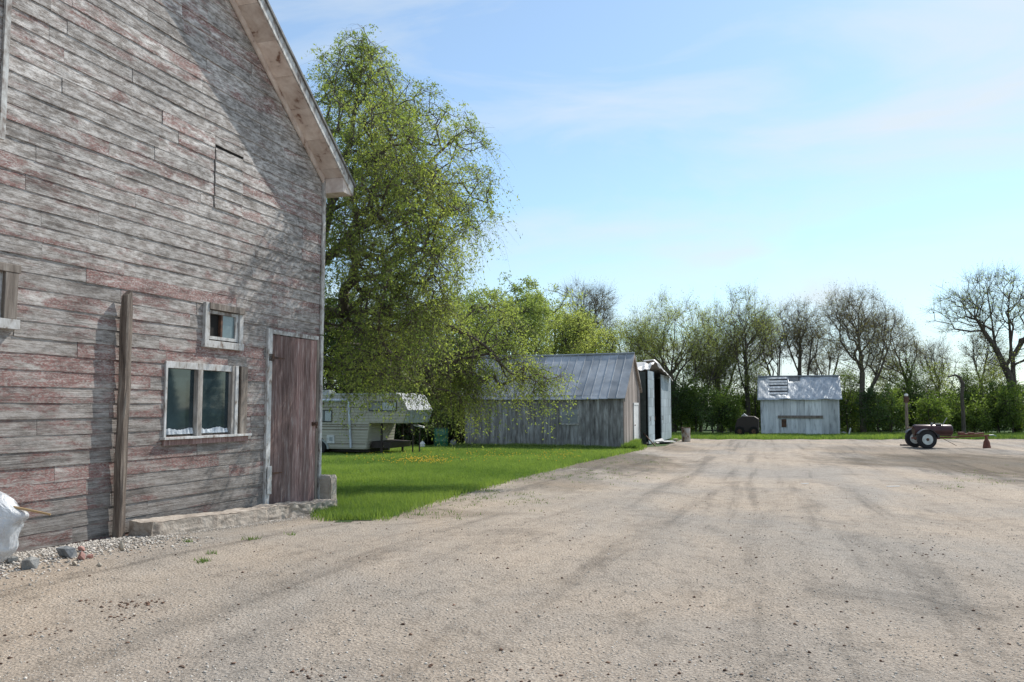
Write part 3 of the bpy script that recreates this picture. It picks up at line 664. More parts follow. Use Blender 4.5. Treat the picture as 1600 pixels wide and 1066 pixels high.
def ribroof(x0, x1, y0, y1, z0, z1, over, mat, parent, n, name='roof', sag=0.0):
    """sheet roof in strips; each sheet joint is a raised rib"""
    for side in (0, 1):
        mb = MB(); g = random.Random(n+side)
        ym = (y0+y1)/2; sl = (z1-z0)/(ym-y0)
        ya, za = y0-over, z0-over*sl
        P = (lambda y_, dz, x_: (x_, y_, z0+(y_-y0)*sl+dz)) if side == 0 else (lambda y_, dz, x_: (x_, y1+y0-y_, z0+(y_-y0)*sl+dz))
        for i in range(n):
            a = x0+(x1-x0)*i/n; b = x0+(x1-x0)*(i+1)/n; mb.c = g.random(); e = g.uniform(0, .006)+sag*math.sin(math.pi*(i+.5)/n)*-1
            p = [P(ya-g.uniform(0, .02), .02+e, a), P(ya-g.uniform(0, .02), .02+e, b-.002), P(ym, .02+e, b-.002), P(ym, .02+e, a), P(ya, .045+e, a), P(ya, .045+e, b-.002), P(ym, .045+e, b-.002), P(ym, .045+e, a)]
            if side: p = [p[k] for k in (1, 0, 3, 2, 5, 4, 7, 6)]
            mb.hexa(p)
            p = [P(ya-.01, .047+e, a-.022), P(ya-.01, .047+e, a+.022), P(ym, .047+e, a+.022), P(ym, .047+e, a-.022), P(ya-.01, .085+e, a-.012), P(ya-.01, .085+e, a+.012), P(ym, .085+e, a+.012), P(ym, .085+e, a-.012)]
            if side: p = [p[k] for k in (1, 0, 3, 2, 5, 4, 7, 6)]
            mb.c = .95; mb.hexa(p)
        mb.build(name, mat, parent)
ribroof(-LW-.15, .13, 0, WG, HE, HR, .22, TIN, s2, 20, sag=.05)
mb = MB(); mb.tube([(-LW-.1, WG/2, HR+.07), (-4, WG/2, HR+.03), (.13, WG/2, HR+.07)], .05, 6); mb.build('ridge_cap', TIN, s2)
mb = MB(); mb.box(-LW, .0, -.06, -.03, HE-.16, HE-.02); mb.box(-.1, .0, -.05, -.028, 0, HE-.16); mb.build('trim_board', weathered('grey_trim', [(.3, (.2, .2, .2)), (.7, (.4, .4, .4))], 4), s2)
for sgn, ya in ((0, -.2), (1, WG+.2)):
    mb = MB(); za = HE-.2*(HR-HE)/(WG/2)
    p = [(.03, ya, za-.14), (.14, ya, za-.14), (.14, WG/2, HR-.12), (.03, WG/2, HR-.12), (.03, ya, za+.03), (.14, ya, za+.03), (.14, WG/2, HR+.02), (.03, WG/2, HR+.02)]
    if sgn: p = [p[k] for k in (3, 2, 1, 0, 7, 6, 5, 4)]
    mb.hexa(p); mb.build('barge_board', GABLE, s2)
a = toloc((SX, SY, G), 878, 640); b = toloc((SX, SY, G), 903, 662)
mb = MB(); mb.box(a[0], b[0], -.045, -.03, b[1], a[1]); w_ = mb.build('window', weathered('board_over_window', [(.3, (.2, .22, .23)), (.7, (.33, .35, .36))], 3, (.5, 1, 3)), s2)
mb = MB(); mb.box(a[0]-.06, b[0]+.06, -.075, -.03, b[1]-.05, b[1]-.003); mb.box(a[0]-.05, a[0]-.003, -.055, -.03, b[1], a[1]); mb.box(b[0]+.003, b[0]+.05, -.055, -.03, b[1], a[1]); mb.build('frame', TRIM, w_)
mb = MB(); mb.box(.04, .06, 2.55, 3.72, .05, 2.02); d_ = mb.build('door', WHITE, s2)
mb = MB(); mb.box(.04, .075, 2.45, 2.545, .0, 2.12); mb.box(.04, .075, 3.725, 3.82, .0, 2.12); mb.box(.04, .08, 2.45, 3.82, 2.025, 2.14); mb.build('frame', WHITE, d_)
mb = MB(); mb.tube([(.06, 2.7, 1.05), (.1, 2.7, 1.05)], .03, 8); mb.build('handle', IRON, d_)

# ------------------------------------------------------------------ tall metal machine shed behind it
# its door wall runs away along the bearing, so local frame: x along front (camera) wall, y away
MX, MY = gp(1011.5, 696)
ms = front_thing('machine_shed', 'tall pale metal machine shed with open sliding doors and torn tin along its roof', 'shed', MX, MY, G)
WM, LM = 7.9, 9.0; HE3 = 3.72; HR3 = 4.35
gq = lambda y: HE3+(HR3-HE3)*(1-abs(y-WM/2)/(WM/2))
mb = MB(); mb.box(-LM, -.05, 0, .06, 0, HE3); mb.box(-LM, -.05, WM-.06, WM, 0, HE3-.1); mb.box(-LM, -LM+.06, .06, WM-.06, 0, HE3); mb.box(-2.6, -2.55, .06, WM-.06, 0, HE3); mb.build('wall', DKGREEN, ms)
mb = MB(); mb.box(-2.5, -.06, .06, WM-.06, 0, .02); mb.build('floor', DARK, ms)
def pxl(px):   # px of a point on the door wall (local x=.05) -> local y
    lo, hi = -1.0, 12.0
    for _ in range(50):
        m = (lo+hi)/2; X_ = MX+math.cos(PHI)*.06+math.sin(PHI)*m; Y_ = MY-math.sin(PHI)*.06+math.cos(PHI)*m
        if 800+FPX*X_/Y_ < px: lo = m
        else: hi = m
    return m
y1, y2, y3 = pxl(1021), pxl(1032), pxl(1047)
for (a, b, hh, sd_) in ((.02, y1, 0, 1), (y2, y3, -.05, 2)):
    mb = MB(); n = max(2, int((b-a)/.45)); g = random.Random(sd_)
    for i in range(n):
        for j in range(8):
            mb.c = g.random(); z0 = .06+j*.47; z1 = min(z0+.462, gq((a+b)/2)-.1+hh)
            if z1 > z0: mb.box(.05, .085+g.uniform(0, .004), a+(b-a)*i/n+.006, a+(b-a)*(i+1)/n-.004, z0, z1)
    d_ = mb.build('sliding_door', PALEBL, ms)
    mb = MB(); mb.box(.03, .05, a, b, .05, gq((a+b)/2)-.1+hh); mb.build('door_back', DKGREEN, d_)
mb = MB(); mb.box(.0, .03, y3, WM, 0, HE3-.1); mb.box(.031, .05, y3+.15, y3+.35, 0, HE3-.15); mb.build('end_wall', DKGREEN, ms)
# roof: near pitch and far pitch plus curled torn sheets along the door end
def curl(parent, x0, x1, ya, yb, za, zb, n, lift, mat, name='roof_sheet', seed=1):
    g = random.Random(seed); vs = []; fs = []; m = 8
    for j in range(m+1):
        y = ya+(yb-ya)*j/m; z = za+(zb-za)*j/m
        for i in range(n+1):
            t = i/n; x = x0+(x1-x0)*t; e = lift*(t**2.2)*(.6+.4*math.sin(j*1.3+seed))+.03*math.sin(i*1.9+j*.7)
            vs.append((x, y, z+e+g.uniform(-.012, .012)))
    for j in range(m):
        for i in range(n): k = j*(n+1)+i; fs.append((k, k+1, k+n+2, k+n+1))
    o = mesh_obj(name, vs, fs, mat, parent, None, False); s = o.modifiers.new('solid', 'SOLIDIFY'); s.thickness = .02; return o
curl(ms, -LM, -.5, -.15, WM/2, HE3-.0, HR3+.05, 8, .0, TINW, 'roof', 1)
curl(ms, -LM, -.5, WM/2, WM+.1, HR3+.05, HE3-.12, 8, .0, TINW, 'roof', 2)
curl(ms, -.5, .12, .05, pxl(1021), HE3+.08, HR3-.12, 6, .12, TINW, 'torn_roof_sheet', 3)
# bent flashing: a raised hump above the gap that falls away to the far eave
mb = MB(); ys_ = np.linspace(pxl(1021.5), WM+.25, 15); vs = []; fs = []
for i, y in enumerate(ys_):
    t = i/14; zt = HR3-.02+.22*math.exp(-((t-.12)/.12)**2)-1.0*t*.62; zb = min(zt-.12, HR3-.28-.62*t)
    w_ = .16+.1*math.sin(t*3)
    vs += [(.12+w_, y, zb-.04*math.sin(i*2.1)), (.14+w_*.6, y, (zt+zb)/2), (.04, y, zt), (-.5, y, zt-.05)]
for i in range(14):
    for j in range(3): fs.append((i*4+j, i*4+j+1, i*4+5+j, i*4+4+j))
mb.add(vs, fs); o = mb.build('bent_flashing', TINW, ms); s_ = o.modifiers.new('solid', 'SOLIDIFY'); s_.thickness = .02
for y in (.15, y1-.12, y2+.12): mb = MB(); mb.tube([(.09, y, 1.42), (.14, y, 1.42), (.14, y, 1.22), (.09, y, 1.22)], .015, 6); mb.build('door_handle', IRON, ms)
# things at the shed door
def tubething(name, pts, rad, mat, label, cat, n=8, group=None):
    b = np.array(pts[0], float); mb = MB(); mb.tube([np.array(p)-b for p in pts], rad, n); o = mb.build(name, mat); o.location = tuple(b); return tag(o, label, cat, group)
a = gp(1024, 697.5); tubething('leaning_pole', [(a[0], a[1], G), (a[0]-.75, a[1]+2.1, G+1.15)][::1], .03, IRON, 'dark pole leaning against the pale sliding door', 'pole')
a = gp(1035, 694)
mb = MB(); gg = random.Random(5)
for k in range(5):
    x = gg.uniform(-.3, .3); y = gg.uniform(-.8, .8); r_ = gg.uniform(.2, .45); mb.c = gg.random(); z = .02+.03*k
    mb.add([(x-r_, y-r_, z), (x+r_, y-r_*.8, z+.02), (x+r_*.9, y+r_*1.4, z+.05+.1*(k == 4)), (x-r_*.8, y+r_, z+.03), (x-r_, y-r_, z+.012), (x+r_, y-r_*.8, z+.032), (x+r_*.9, y+r_*1.4, z+.062+.1*(k == 4)), (x-r_*.8, y+r_, z+.042)], [(0,3,2,1),(4,5,6,7),(0,1,5,4),(1,2,6,5),(2,3,7,6),(3,0,4,7)])
o = mb.build('sheet_metal_scraps', TINW); o.location = (a[0]+.1, a[1]+.4, G); tag(o, 'pile of pale sheet metal scraps on the ground by the sliding doors', 'scrap')
a = gp(1055, 690); o = rock_mesh('rock', ROCKP, (.17, .13, .14), 77); o.location = (a[0], a[1], G); tag(o, 'pale rock by the far corner of the machine shed', 'rock')
# barrel
a = gp(1072, 690.5); BR_ = weathered('rusty_white_drum', [(.4, (.2, .1, .05)), (.47, (.42, .36, .3)), (.7, (.56, .54, .5))], 4, (1, 1, .6), 20, .004, .4, .6, .1)
brl = thing('barrel', 'rusty white burn barrel standing alone at the gravel edge', 'barrel', (a[0], a[1], G))
def barrel(parent, r, h, mat, rim):
    mb = MB(); zs = [0, .02, .31*h, .335*h, .36*h, .64*h, .665*h, .69*h, h-.02, h]; rs = [r*.97, r, r, r*1.035, r, r, r*1.035, r, r, r*.97]
    mb.tube([(0, 0, z) for z in zs], rs, 24, True); mb.build('drum', mat, parent, True)
    mb = MB(); pts = [(math.cos(t)*r, math.sin(t)*r, h) for t in np.linspace(0, 2*math.pi, 25)]; mb.tube(pts, .016, 6, False); mb.build('rim', rim, parent, True)
barrel(brl, .24, .78, BR_, IRON)
# ------------------------------------------------------------------ small shed
KX, KY = gp(1312.5, 681.0)
ks = front_thing('small_shed', 'small whitewashed shed with a patched shiny tin roof and a dark plank on its wall', 'shed', KX, KY, G)
KL = 0
for _ in range(60):
    X_ = KX-math.cos(PHI)*KL; Y_ = KY+math.sin(PHI)*KL
    if 800+FPX*X_/Y_ > 1188.5: KL += .1
KW = 3.6; KE = 2.62; KR = 4.05
mb = MB(); mb.box(-KL+.02, -.02, .01, KW-.01, -.1, KE-.03); mb.build('frame', DARK, ks)
KWH = weathered('whitewashed_planks', [(.33, (.36, .37, .39)), (.45, (.62, .65, .68)), (.65, (.76, .78, .8))], 2.2, (2.5, 2.5, .4), 18, .004, .6, var=.3)
mb = MB(); vboards(mb, -KL, 0, 0, .0, KE, .52, .02, seed=12); mb.build('wall', KWH, ks); mb = MB(); vboards(mb, -KL, 0, KW+.02, .0, KE, .5, .02, seed=3); mb.build('wall', KWH, ks)
rk = lambda y: KE+(KR-KE)*(1-abs(y-KW/2)/(KW/2))-.02
mb = MB(); vboards(mb, 0, KW/2, 0, 0, 0, .25, .02, rk, 'y', 4); vboards(mb, KW/2, KW, 0, 0, 0, .25, .02, rk, 'y', 5); mb.build('gable_wall', KWH, ks); mb = MB(); vboards(mb, 0, KW/2, -KL-.02, 0, 0, .25, .02, rk, 'y', 4); vboards(mb, KW/2, KW, -KL-.02, 0, 0, .25, .02, rk, 'y', 5); mb.build('gable_wall', KWH, ks)
# wrinkled tin, left out where the battens show
g = random.Random(6); sl = (KR-KE)/(KW/2); NX, NY = 60, 14; vs = []; fs = []
fx = lambda px: -KL*(1312.5-px)/(1312.5-1188.5)
hA = (fx(1203), fx(1231)); hB = (fx(1233), fx(1251))
for j in range(NY+1):
    for i in range(NX+1):
        x = -KL-.22+(KL+.42)*i/NX; y = -.28+(KW/2+.28)*j/NY
        vs.append((x, y, KE+y*sl+.05+.018*math.sin(x*5+1.3*math.sin(j*.8))+.012*math.sin(x*13+j)+g.uniform(-.008, .008)-(.03*math.sin(x*2.3) if j == 0 else 0)))
for j in range(NY):
    for i in range(NX):
        k = j*(NX+1)+i; x = vs[k][0]; y = vs[k][1]
        if hA[0] < x < hA[1] and .1 < y: continue
        if hB[0] < x < hB[1] and y > 1.25: continue
        fs.append((k, k+1, k+NX+2, k+NX+1))
o = mesh_obj('roof', vs, fs, TIN2, ks, None, True); s_ = o.modifiers.new('solid', 'SOLIDIFY'); s_.thickness = .012
mb = MB(); y_ = KW+.2; mb.add([(-KL-.2, KW/2, KR+.05), (.2, KW/2, KR+.05), (.2, y_, KE-.15), (-KL-.2, y_, KE-.15)], [(0, 1, 2, 3)]); o = mb.build('roof', TIN2, ks); s_ = o.modifiers.new('solid', 'SOLIDIFY'); s_.thickness = .012
mb = MB(); mb.add([(-KL, .0, KE-.03), (0, .0, KE-.03), (0, KW/2, KR-.03), (-KL, KW/2, KR-.03)], [(0, 1, 2, 3)]); mb.build('roof_deck', plain('roof_underlay', (.1, .1, .11), .9), ks)
mb = MB(); mb.add([(hB[0], 1.25, KE+1.25*sl+.0), (hB[1], 1.25, KE+1.25*sl+.0), (hB[1], KW/2, KR+.0), (hB[0], KW/2, KR+.0)], [(0, 1, 2, 3)]); mb.build('roof_patch', plain('bare_shingles', (.26, .26, .26), .9), ks)
mb = MB()
for k in range(6):
    y = .18+k*.27; mb.c = g.random(); z = KE+y*sl+.04+.03*(k % 2)
    mb.hexa([(hA[0]-.03*k, y, z), (hA[1]+.05, y, z+.02), (hA[1]+.05, y+.15, z+.15), (hA[0]-.03*k, y+.15, z+.13), (hA[0]-.03*k, y, z+.03), (hA[1]+.05, y, z+.05), (hA[1]+.05, y+.15, z+.18), (hA[0]-.03*k, y+.15, z+.16)])
mb.build('batten', TIN2, ks)
mb = MB(); mb.tube([(-KL-.2, KW/2, KR+.09), (.18, KW/2, KR+.09)], .045, 6); mb.build('ridge_cap', TIN, ks)
a = toloc((KX, KY, G), 1215.5, 650); b = toloc((KX, KY, G), 1286, 653.5)
mb = MB(); mb.box(a[0], b[0], -.1, -.03, b[1]-.01, a[1]+.03); mb.build('plank', WOODG, ks)
a = toloc((KX, KY, G), 1221, 655); b = toloc((KX, KY, G), 1229, 667.5)
mb = MB(); mb.box(a[0], b[0], -.05, -.03, b[1], a[1]); mb.build('hatch', IRON, ks)
mb = MB(); mb.box(-.09, .0, -.045, -.029, 0, KE-.05); mb.build('corner_board', KWH, ks); mb = MB(); mb.box(-KL, -KL+.09, -.045, -.029, 0, KE-.05); mb.build('corner_board', KWH, ks)
# old machine left of the small shed
a = gp(1171, 682.5); om = thing('old_machine', 'black and rusty old farm machine parked against the left of the small shed', 'machine', (a[0], a[1]+.6, G), -PHI)
BLK = plain('blackened_steel', (.03, .018, .016), .6)
mb = MB(); mb.prism([(-.7, .25), (.75, .25), (.78, 1.15), (.5, 1.32), (-.25, 1.35), (-.6, 1.12), (-.75, .6)], 0, 1.1); mb.build('body', BLK, om, bevel=.05)
for (x, r_) in ((-.45, .33), (.45, .33)):
    mb = MB(); mb.tube([(x, -.12, r_), (x, .0, r_)], [r_, r_], 20); w_ = mb.build('wheel', DARK, om, bevel=.03)
    mb = MB(); mb.tube([(x, -.14, r_), (x, -.12, r_)], [.15, .15], 14); mb.build('rim', IRON, w_)
mb = MB(); mb.tube([(-.3, .3, 1.3), (-.15, .3, 1.43), (.05, .3, 1.3)], [.06, .09, .05], 8); mb.build('air_cleaner', plain('dull_white', (.55, .55, .55), .5), om)
a = gp(1327, 681); tubething('stake', [(a[0]-.05, a[1], G), (a[0]+.1, a[1], G+.52)], .05, WHITE, 'short white stake leaning in the grass right of the small shed', 'stake', 6)
a = gp(1316, 680); o = rock_mesh('rock', ROCKG, (.3, .2, .16), 91); o.location = (a[0]+.15, a[1], G); tag(o, 'grey rock in the grass at the right corner of the small shed', 'rock')

# ------------------------------------------------------------------ fifth-wheel trailer
TX, TY = at(571, 700, 33)[:2]
O3 = (TX, TY, 0.0)
ft = front_thing('camper_trailer', 'cream fifth wheel camper trailer with a raised front, parked under the trees', 'trailer', TX, TY, 0)
L3 = lambda px, py, off=0: toloc(O3, px, py, off)
CREAM, nt, N, L, P = newmat('cream_corrugated'); v = coords(nt)
sp = N.new('ShaderNodeSeparateXYZ'); L.new(v, sp.inputs[0])
wv = mathn(nt, 'SINE', mathn(nt, 'MULTIPLY', sp.outputs[2], 2*math.pi/.115))
c = ramp(nt, noise(nt, v, 1.2, 4), [(.3, (.36, .335, .275)), (.7, (.46, .435, .365))])
c = mixc(nt, 1, c, ramp(nt, wv, [(.0, 1.0), (.9, 1.0)]), 'MULTIPLY')
L.new(c, P.inputs['Base Color']); P.inputs['Roughness'].default_value = .45; bump(nt, wv, .35, .008, P)
STRIPE = plain('brown_stripe', (.16, .12, .09), .5)
FRONTM = plain('grey_nose', (.32, .35, .35), .45)
FRONTW = plain('bright_nose', (.5, .5, .49), .45)
zb = L3(540, 702)[1]; zt = L3(545, 617)[1]; zo = L3(600, 661.5)[1]
xa = L3(577, 662)[0]; xb = L3(572, 702)[0]; x1 = L3(630, 661)[0]; x2 = L3(637, 641)[0]; x3 = L3(624.5, 619)[0]; zn = L3(637, 641)[1]
xl = -5.2; WT = 2.4
prof = [(xl, zb), (xb, zb), (xa, zo), (x1, zo), (x2, zn), (x3, zt), (xl, zt)]
mb = MB(); mb.prism(prof, 0, WT); mb.build('body', CREAM, ft, bevel=.03)
e = .012
mb = MB(); mb.add([(x1+e, .01, zo+.01), (x2+e, .01, zn), (x2+e, WT-.01, zn), (x1+e, WT-.01, zo+.01)], [(0, 3, 2, 1)]); mb.build('nose_panel', FRONTM, ft)
mb = MB(); mb.add([(x2+e, .01, zn+.005), (x3+e, .01, zt), (x3+e, WT-.01, zt), (x2+e, WT-.01, zn+.005)], [(0, 3, 2, 1)]); mb.build('nose_cap', FRONTW, ft)
mb = MB(); mb.prism([(xl, zt-.02), (x3, zt-.02), (x3-.15, zt+.07), (xl, zt+.04)], -.02, WT+.02); mb.build('roof', plain('roof_membrane', (.45, .46, .45), .7), ft)
mb = MB(); mb.box(-2.6, -2.15, .8, 1.3, zt+.04, zt+.22); mb.build('roof_vent', FRONTM, ft, bevel=.03)
mb = MB()
for py, xe in ((636.5, L3(574, 636)[0]), (663.8, xa-.02), (666.8, xa-.04), (671.3, xa-.06), (693.3, xb-.03)):
    z = L3(540, py)[1]; mb.box(xl+.02, xe, -.008, -.001, z-.012, z+.012)
mb.build('stripe', STRIPE, ft)
def twin(pa, pb, split=None, gm=GLASS):
    a = L3(*pa); b = L3(*pb); x0_, x1_, z0_, z1_ = a[0], b[0], b[1], a[1]; t = .035
    mb = MB(); mb.box(x0_, x1_, -.03, -.002, z1_-t, z1_); mb.box(x0_, x1_, -.03, -.002, z0_, z0_+t); mb.box(x0_, x0_+t, -.03, -.002, z0_+t, z1_-t); mb.box(x1_-t, x1_, -.03, -.002, z0_+t, z1_-t)
    if split: s = L3(split, pa[1])[0]; mb.box(s-.02, s+.02, -.028, -.002, z0_+t, z1_-t)
    f = mb.build('window', plain('black_window_rubber', (.015, .017, .018), .5), ft, bevel=.008)
    if split:
        mb = MB(); mb.box(x0_+t, s-.02, -.015, -.003, z0_+t, z1_-t); mb.build('pane', GLASS2, f)
        mb = MB(); mb.box(s+.02, x1_-t, -.015, -.003, z0_+t, z1_-t); mb.build('pane', plain('closed_blind', (.5, .55, .57), .3), f)
    else:
        mb = MB(); mb.box(x0_+t, x1_-t, -.015, -.003, z0_+t, z1_-t); mb.build('pane', gm, f)
twin((494, 641), (519, 659.5), 507); twin((576.5, 627.5), (620, 642.7), 597)
a = L3(511, 680); b = L3(523, 693)
mb = MB(); mb.box(a[0], b[0], -.03, -.001, b[1], a[1]); h_ = mb.build('furnace_vent', plain('vent_white', (.66, .67, .66), .5), ft, bevel=.006)
mb = MB(); m0 = (a[0]+b[0])/2; m1 = (a[1]+b[1])/2; mb.box(m0-.05, m0+.09, -.036, -.03, m1-.06, m1+.08); mb.build('grille', plain('vent_grille', (.3, .33, .34), .5), h_)
AWN = plain('awning_white', (.62, .67, .76), .4)
a = L3(545.5, 624.5); b = L3(549.3, 699.5)
mb = MB(); mb.hexa([(b[0]-.03, -.09, b[1]), (b[0]+.03, -.09, b[1]), (b[0]+.03, -.02, b[1]), (b[0]-.03, -.02, b[1]), (a[0]-.03, -.09, a[1]), (a[0]+.03, -.09, a[1]), (a[0]+.03, -.02, a[1]), (a[0]-.03, -.02, a[1])]); mb.build('awning_arm', AWN, ft)
mb = MB(); z = L3(530, 625.5)[1]; mb.tube([(xl, -.1, z), (a[0], -.1, z)], .06, 10); mb.build('awning_roll', AWN, ft, True)
mb = MB(); a = L3(503, 631); mb.box(a[0]-.06, a[0]+.08, -.06, -.001, a[1]-.03, a[1]+.04); mb.build('marker_light', STRIPE, ft)
# wheel arch, wheels, gear
wx_ = L3(497, 702)[0]; rw = .36
mb = MB(); n = 14
pts_ = [(wx_+.50*math.cos(t), zb+.42*math.sin(t)) for t in np.linspace(0, math.pi, n)]
pin = [(wx_+.43*math.cos(t), zb+.35*math.sin(t)) for t in np.linspace(0, math.pi, n)]
for i in range(n-1):
    p = pts_[i:i+2]; q_ = pin[i:i+2]
    mb.hexa([(q_[0][0], -.05, q_[0][1]), (p[0][0], -.05, p[0][1]), (p[0][0], -.002, p[0][1]), (q_[0][0], -.002, q_[0][1]), (q_[1][0], -.05, q_[1][1]), (p[1][0], -.05, p[1][1]), (p[1][0], -.002, p[1][1]), (q_[1][0], -.002, q_[1][1])])
mb.build('wheel_arch', FRONTM, ft)
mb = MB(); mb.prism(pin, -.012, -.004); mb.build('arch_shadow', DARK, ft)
TYRE = plain('tyre_rubber', (.022, .022, .024), .85)
for (x, yy) in ((wx_, 0), (wx_, WT-.2), (wx_-.85, 0), (wx_-.85, WT-.2)):
    zc = G+rw; mb = MB(); mb.tube([(x, yy-.04, zc), (x, yy-.02, zc), (x, yy+.16, zc), (x, yy+.18, zc)], [rw*.92, rw, rw, rw*.92], 24); w_ = mb.build('wheel', TYRE, ft)
    mb = MB(); mb.tube([(x, yy-.05, zc), (x, yy-.03, zc)], [.17, .2], 16); mb.build('rim', FRONTW, w_)
for yy in (.25, WT-.25): mb = MB(); mb.tube([(xb+.55, yy, zo), (xb+.55, yy, G)], .05, 8); mb.box(xb+.42, xb+.68, yy-.13, yy+.13, G, G+.03); mb.build('landing_gear', BLK, ft)
mb = MB(); mb.prism([(xb+.02, zb+.05), (xb+.9, zb+.05), (xb+.95, zb+.28), (xa+.03, zb+.32)], .25, WT-.25); mb.build('battery_box', BLK, ft)
mb = MB(); mb.prism([(xb-.9, zb-.12), (xb, zb-.12), (xb, zb-.005), (xl, zb-.005), (xl, zb-.1)], .3, WT-.3); mb.build('chassis', BLK, ft)
mb = MB(); mb.tube([(xb+1.35, WT/2, zo), (xb+1.35, WT/2, zo-.38)], .09, 10); mb.build('king_pin', BLK, ft)
# loose things beside and behind it
a = gp(689, 699.5); gb = thing('barrel', 'dark green steel barrel standing in the shade left of the board shed', 'barrel', (a[0], a[1], G)); barrel(gb, .34, .92, plain('green_drum_paint', (.02, .14, .075), .4), plain('green_rim', (.015, .07, .05), .4))
a = gp(660, 700)
mb = MB(); mb.tube([(0, 0, 0), (0, 0, .2), (0, 0, .27), (0, 0, .31)], [.13, .13, .08, .03], 12); mb.box(-.02, .02, -.06, .06, .3, .35); o = mb.build('plastic_jug', WHITE, None, False); o.location = (a[0], a[1], G); tag(o, 'white plastic jug on the ground left of the green barrel', 'jug')
a = gp(708, 699)
mb = MB(); mb.box(-.13, .13, -.12, .12, 0, .32); mb.box(-.1, .1, -.09, .09, .321, .35); o = mb.build('pail', plain('grey_pail', (.3, .31, .31), .6), None, bevel=.03); o.location = (a[0], a[1], G); tag(o, 'grey box shaped pail between the green barrel and board shed', 'pail')
PALB = plain('pale_board', (.55, .54, .5), .7)
a = at(634, 662, 33.6); b = at(661, 668, 34.6); mb = MB(); d_ = np.array(b)-np.array(a)
mb.hexa([(0, 0, -.02), (d_[0], d_[1], d_[2]-.02), (d_[0], d_[1]+.7, d_[2]-.02), (0, .7, -.02), (0, 0, .03), (d_[0], d_[1], d_[2]+.03), (d_[0], d_[1]+.7, d_[2]+.03), (0, .7, .03)])
tb = thing('work_table', 'pale tilted board table beneath the raised front of the camper', 'table', a)
mb.build('table_top', PALB, tb)
for q_ in ([(.25, .3, -.025), (.25, .3, G-a[2])], [(d_[0]-.1, .6, d_[2]-.025), (d_[0]-.1, .6, G-a[2])]): MB().tube(q_, .03, 6).build('leg', BLK, tb)
for q_ in (): pass

# ------------------------------------------------------------------ tank on wheels
a = gp(1448.6, 701.3); TR = R(-5)
tk = thing('tank_trailer', 'dark red steel tank on a two wheeled trailer with white rims and a long drawbar', 'tank trailer', (a[0], a[1], G), TR)
TANK = weathered('oxblood_paint', [(.3, (.035, .012, .014)), (.7, (.085, .03, .032))], 4, (1, 1, 1), 20, .003, .3, .3, .2)
RUSTR = weathered('rusty_red_paint', [(.3, (.1, .035, .025)), (.7, (.24, .085, .055))], 8, (1, 1, 1), 30, .004, .5, .75)
FEND = plain('fender_black', (.03, .03, .035), .4)
rw = .425; AX = 1.45
for yy, rr_ in ((0, rw), (AX, rw)):
    mb = MB(); mb.tube([(0, yy-.11, rr_), (0, yy-.09, rr_), (0, yy+.09, rr_), (0, yy+.11, rr_)], [rr_*.8, rr_, rr_, rr_*.8], 28); w_ = mb.build('wheel', TYRE, tk)
    mb = MB(); mb.tube([(0, yy-.125, rr_), (0, yy-.1, rr_)], [.24, .25], 24); rm = mb.build('rim', plain('rim_white', (.62, .66, .64), .4), w_)
    mb = MB(); mb.tube([(0, yy-.16, rr_), (0, yy-.12, rr_)], [.06, .075], 10); mb.build('hub', IRON, w_)
    mb = MB(); n = 10; q_ = [(rw+.06)*np.array((math.cos(t), math.sin(t))) for t in np.linspace(.15, math.pi-.6, n)]
    vs = []; fs = []
    for p in q_: vs += [(p[0], yy-.15, rr_+p[1]), (p[0], yy+.15, rr_+p[1])]
    for i in range(n-1): fs.append((2*i, 2*i+1, 2*i+3, 2*i+2))
    mb.add(vs, fs); o = mb.build('fender', FEND, tk); s_ = o.modifiers.new('solid', 'SOLIDIFY'); s_.thickness = .025
mb = MB(); mb.tube([(0, -.08, rw), (0, AX+.08, rw)], .04, 8); mb.build('axle', IRON, tk)
ty = AX/2; tr_ = .27; zc = .83
mb = MB(); mb.tube([(-.32, ty, zc), (-.30, ty, zc), (-.24, ty, zc), (1.36, ty, zc), (1.40, ty, zc), (1.41, ty, zc)], [tr_*.7, tr_*.9, tr_, tr_, tr_*.93, tr_*.8], 32); o = mb.build('tank', TANK, tk, False); 
for p_ in o.data.polygons: p_.use_smooth = len(p_.vertices) == 4
mb = MB(); mb.tube([(-.6, ty, zc+.12), (-.28, ty, zc+.12)], .03, 8); mb.build('outlet_pipe', IRON, tk)
mb = MB(); mb.tube([(.95, ty-.1, zc+.2), (1.2, ty-.1, zc+.6)], .02, 6); mb.tube([(.55, ty, zc+.25), (.55, ty, zc+.36)], .06, 8); mb.box(.7, .95, ty-.12, ty+.12, zc+.27, zc+.33); mb.build('lever', plain('lever_grey', (.34, .33, .31), .6), tk)
mb = MB(); mb.box(.7, .8, ty-.2, ty+.2, .5, .68); mb.build('saddle', FEND, tk); mb = MB(); mb.box(-.25, -.15, ty-.25, ty+.25, .45, .68); mb.build('saddle', FEND, tk)
mb = MB(); mb.box(-.3, .75, ty-.3, ty+.3, .42, .5); mb.hexa([(.5, ty-.05, .43), (3.1, ty-.04, .56), (3.1, ty+.04, .56), (.5, ty+.05, .43), (.5, ty-.05, .5), (3.1, ty-.04, .63), (3.1, ty+.04, .63), (.5, ty+.05, .5)]); mb.build('drawbar', RUSTR, tk)
mb = MB(); gg = random.Random(2)
for k in range(5): x = 1.72+k*.22; mb.box(x, x+.24, ty-.1-gg.uniform(0, .05), ty+.1, .6+.01*k, .68+gg.uniform(0, .08))
mb.build('toolbox', RUSTR, tk, bevel=.02)
mb = MB(); mb.tube([(3.1, ty, .6), (3.3, ty, .62), (3.42, ty, .56)], [.035, .03, .02], 8); mb.build('hitch', plain('hitch_steel', (.2, .3, .27), .5), tk)
mb = MB(); mb.tube([(1.0, ty-.02, .45), (1.5, ty-.3, .12)], .012, 5); mb.build('safety_chain', IRON, tk)
cs, sn = math.cos(TR), math.sin(TR)
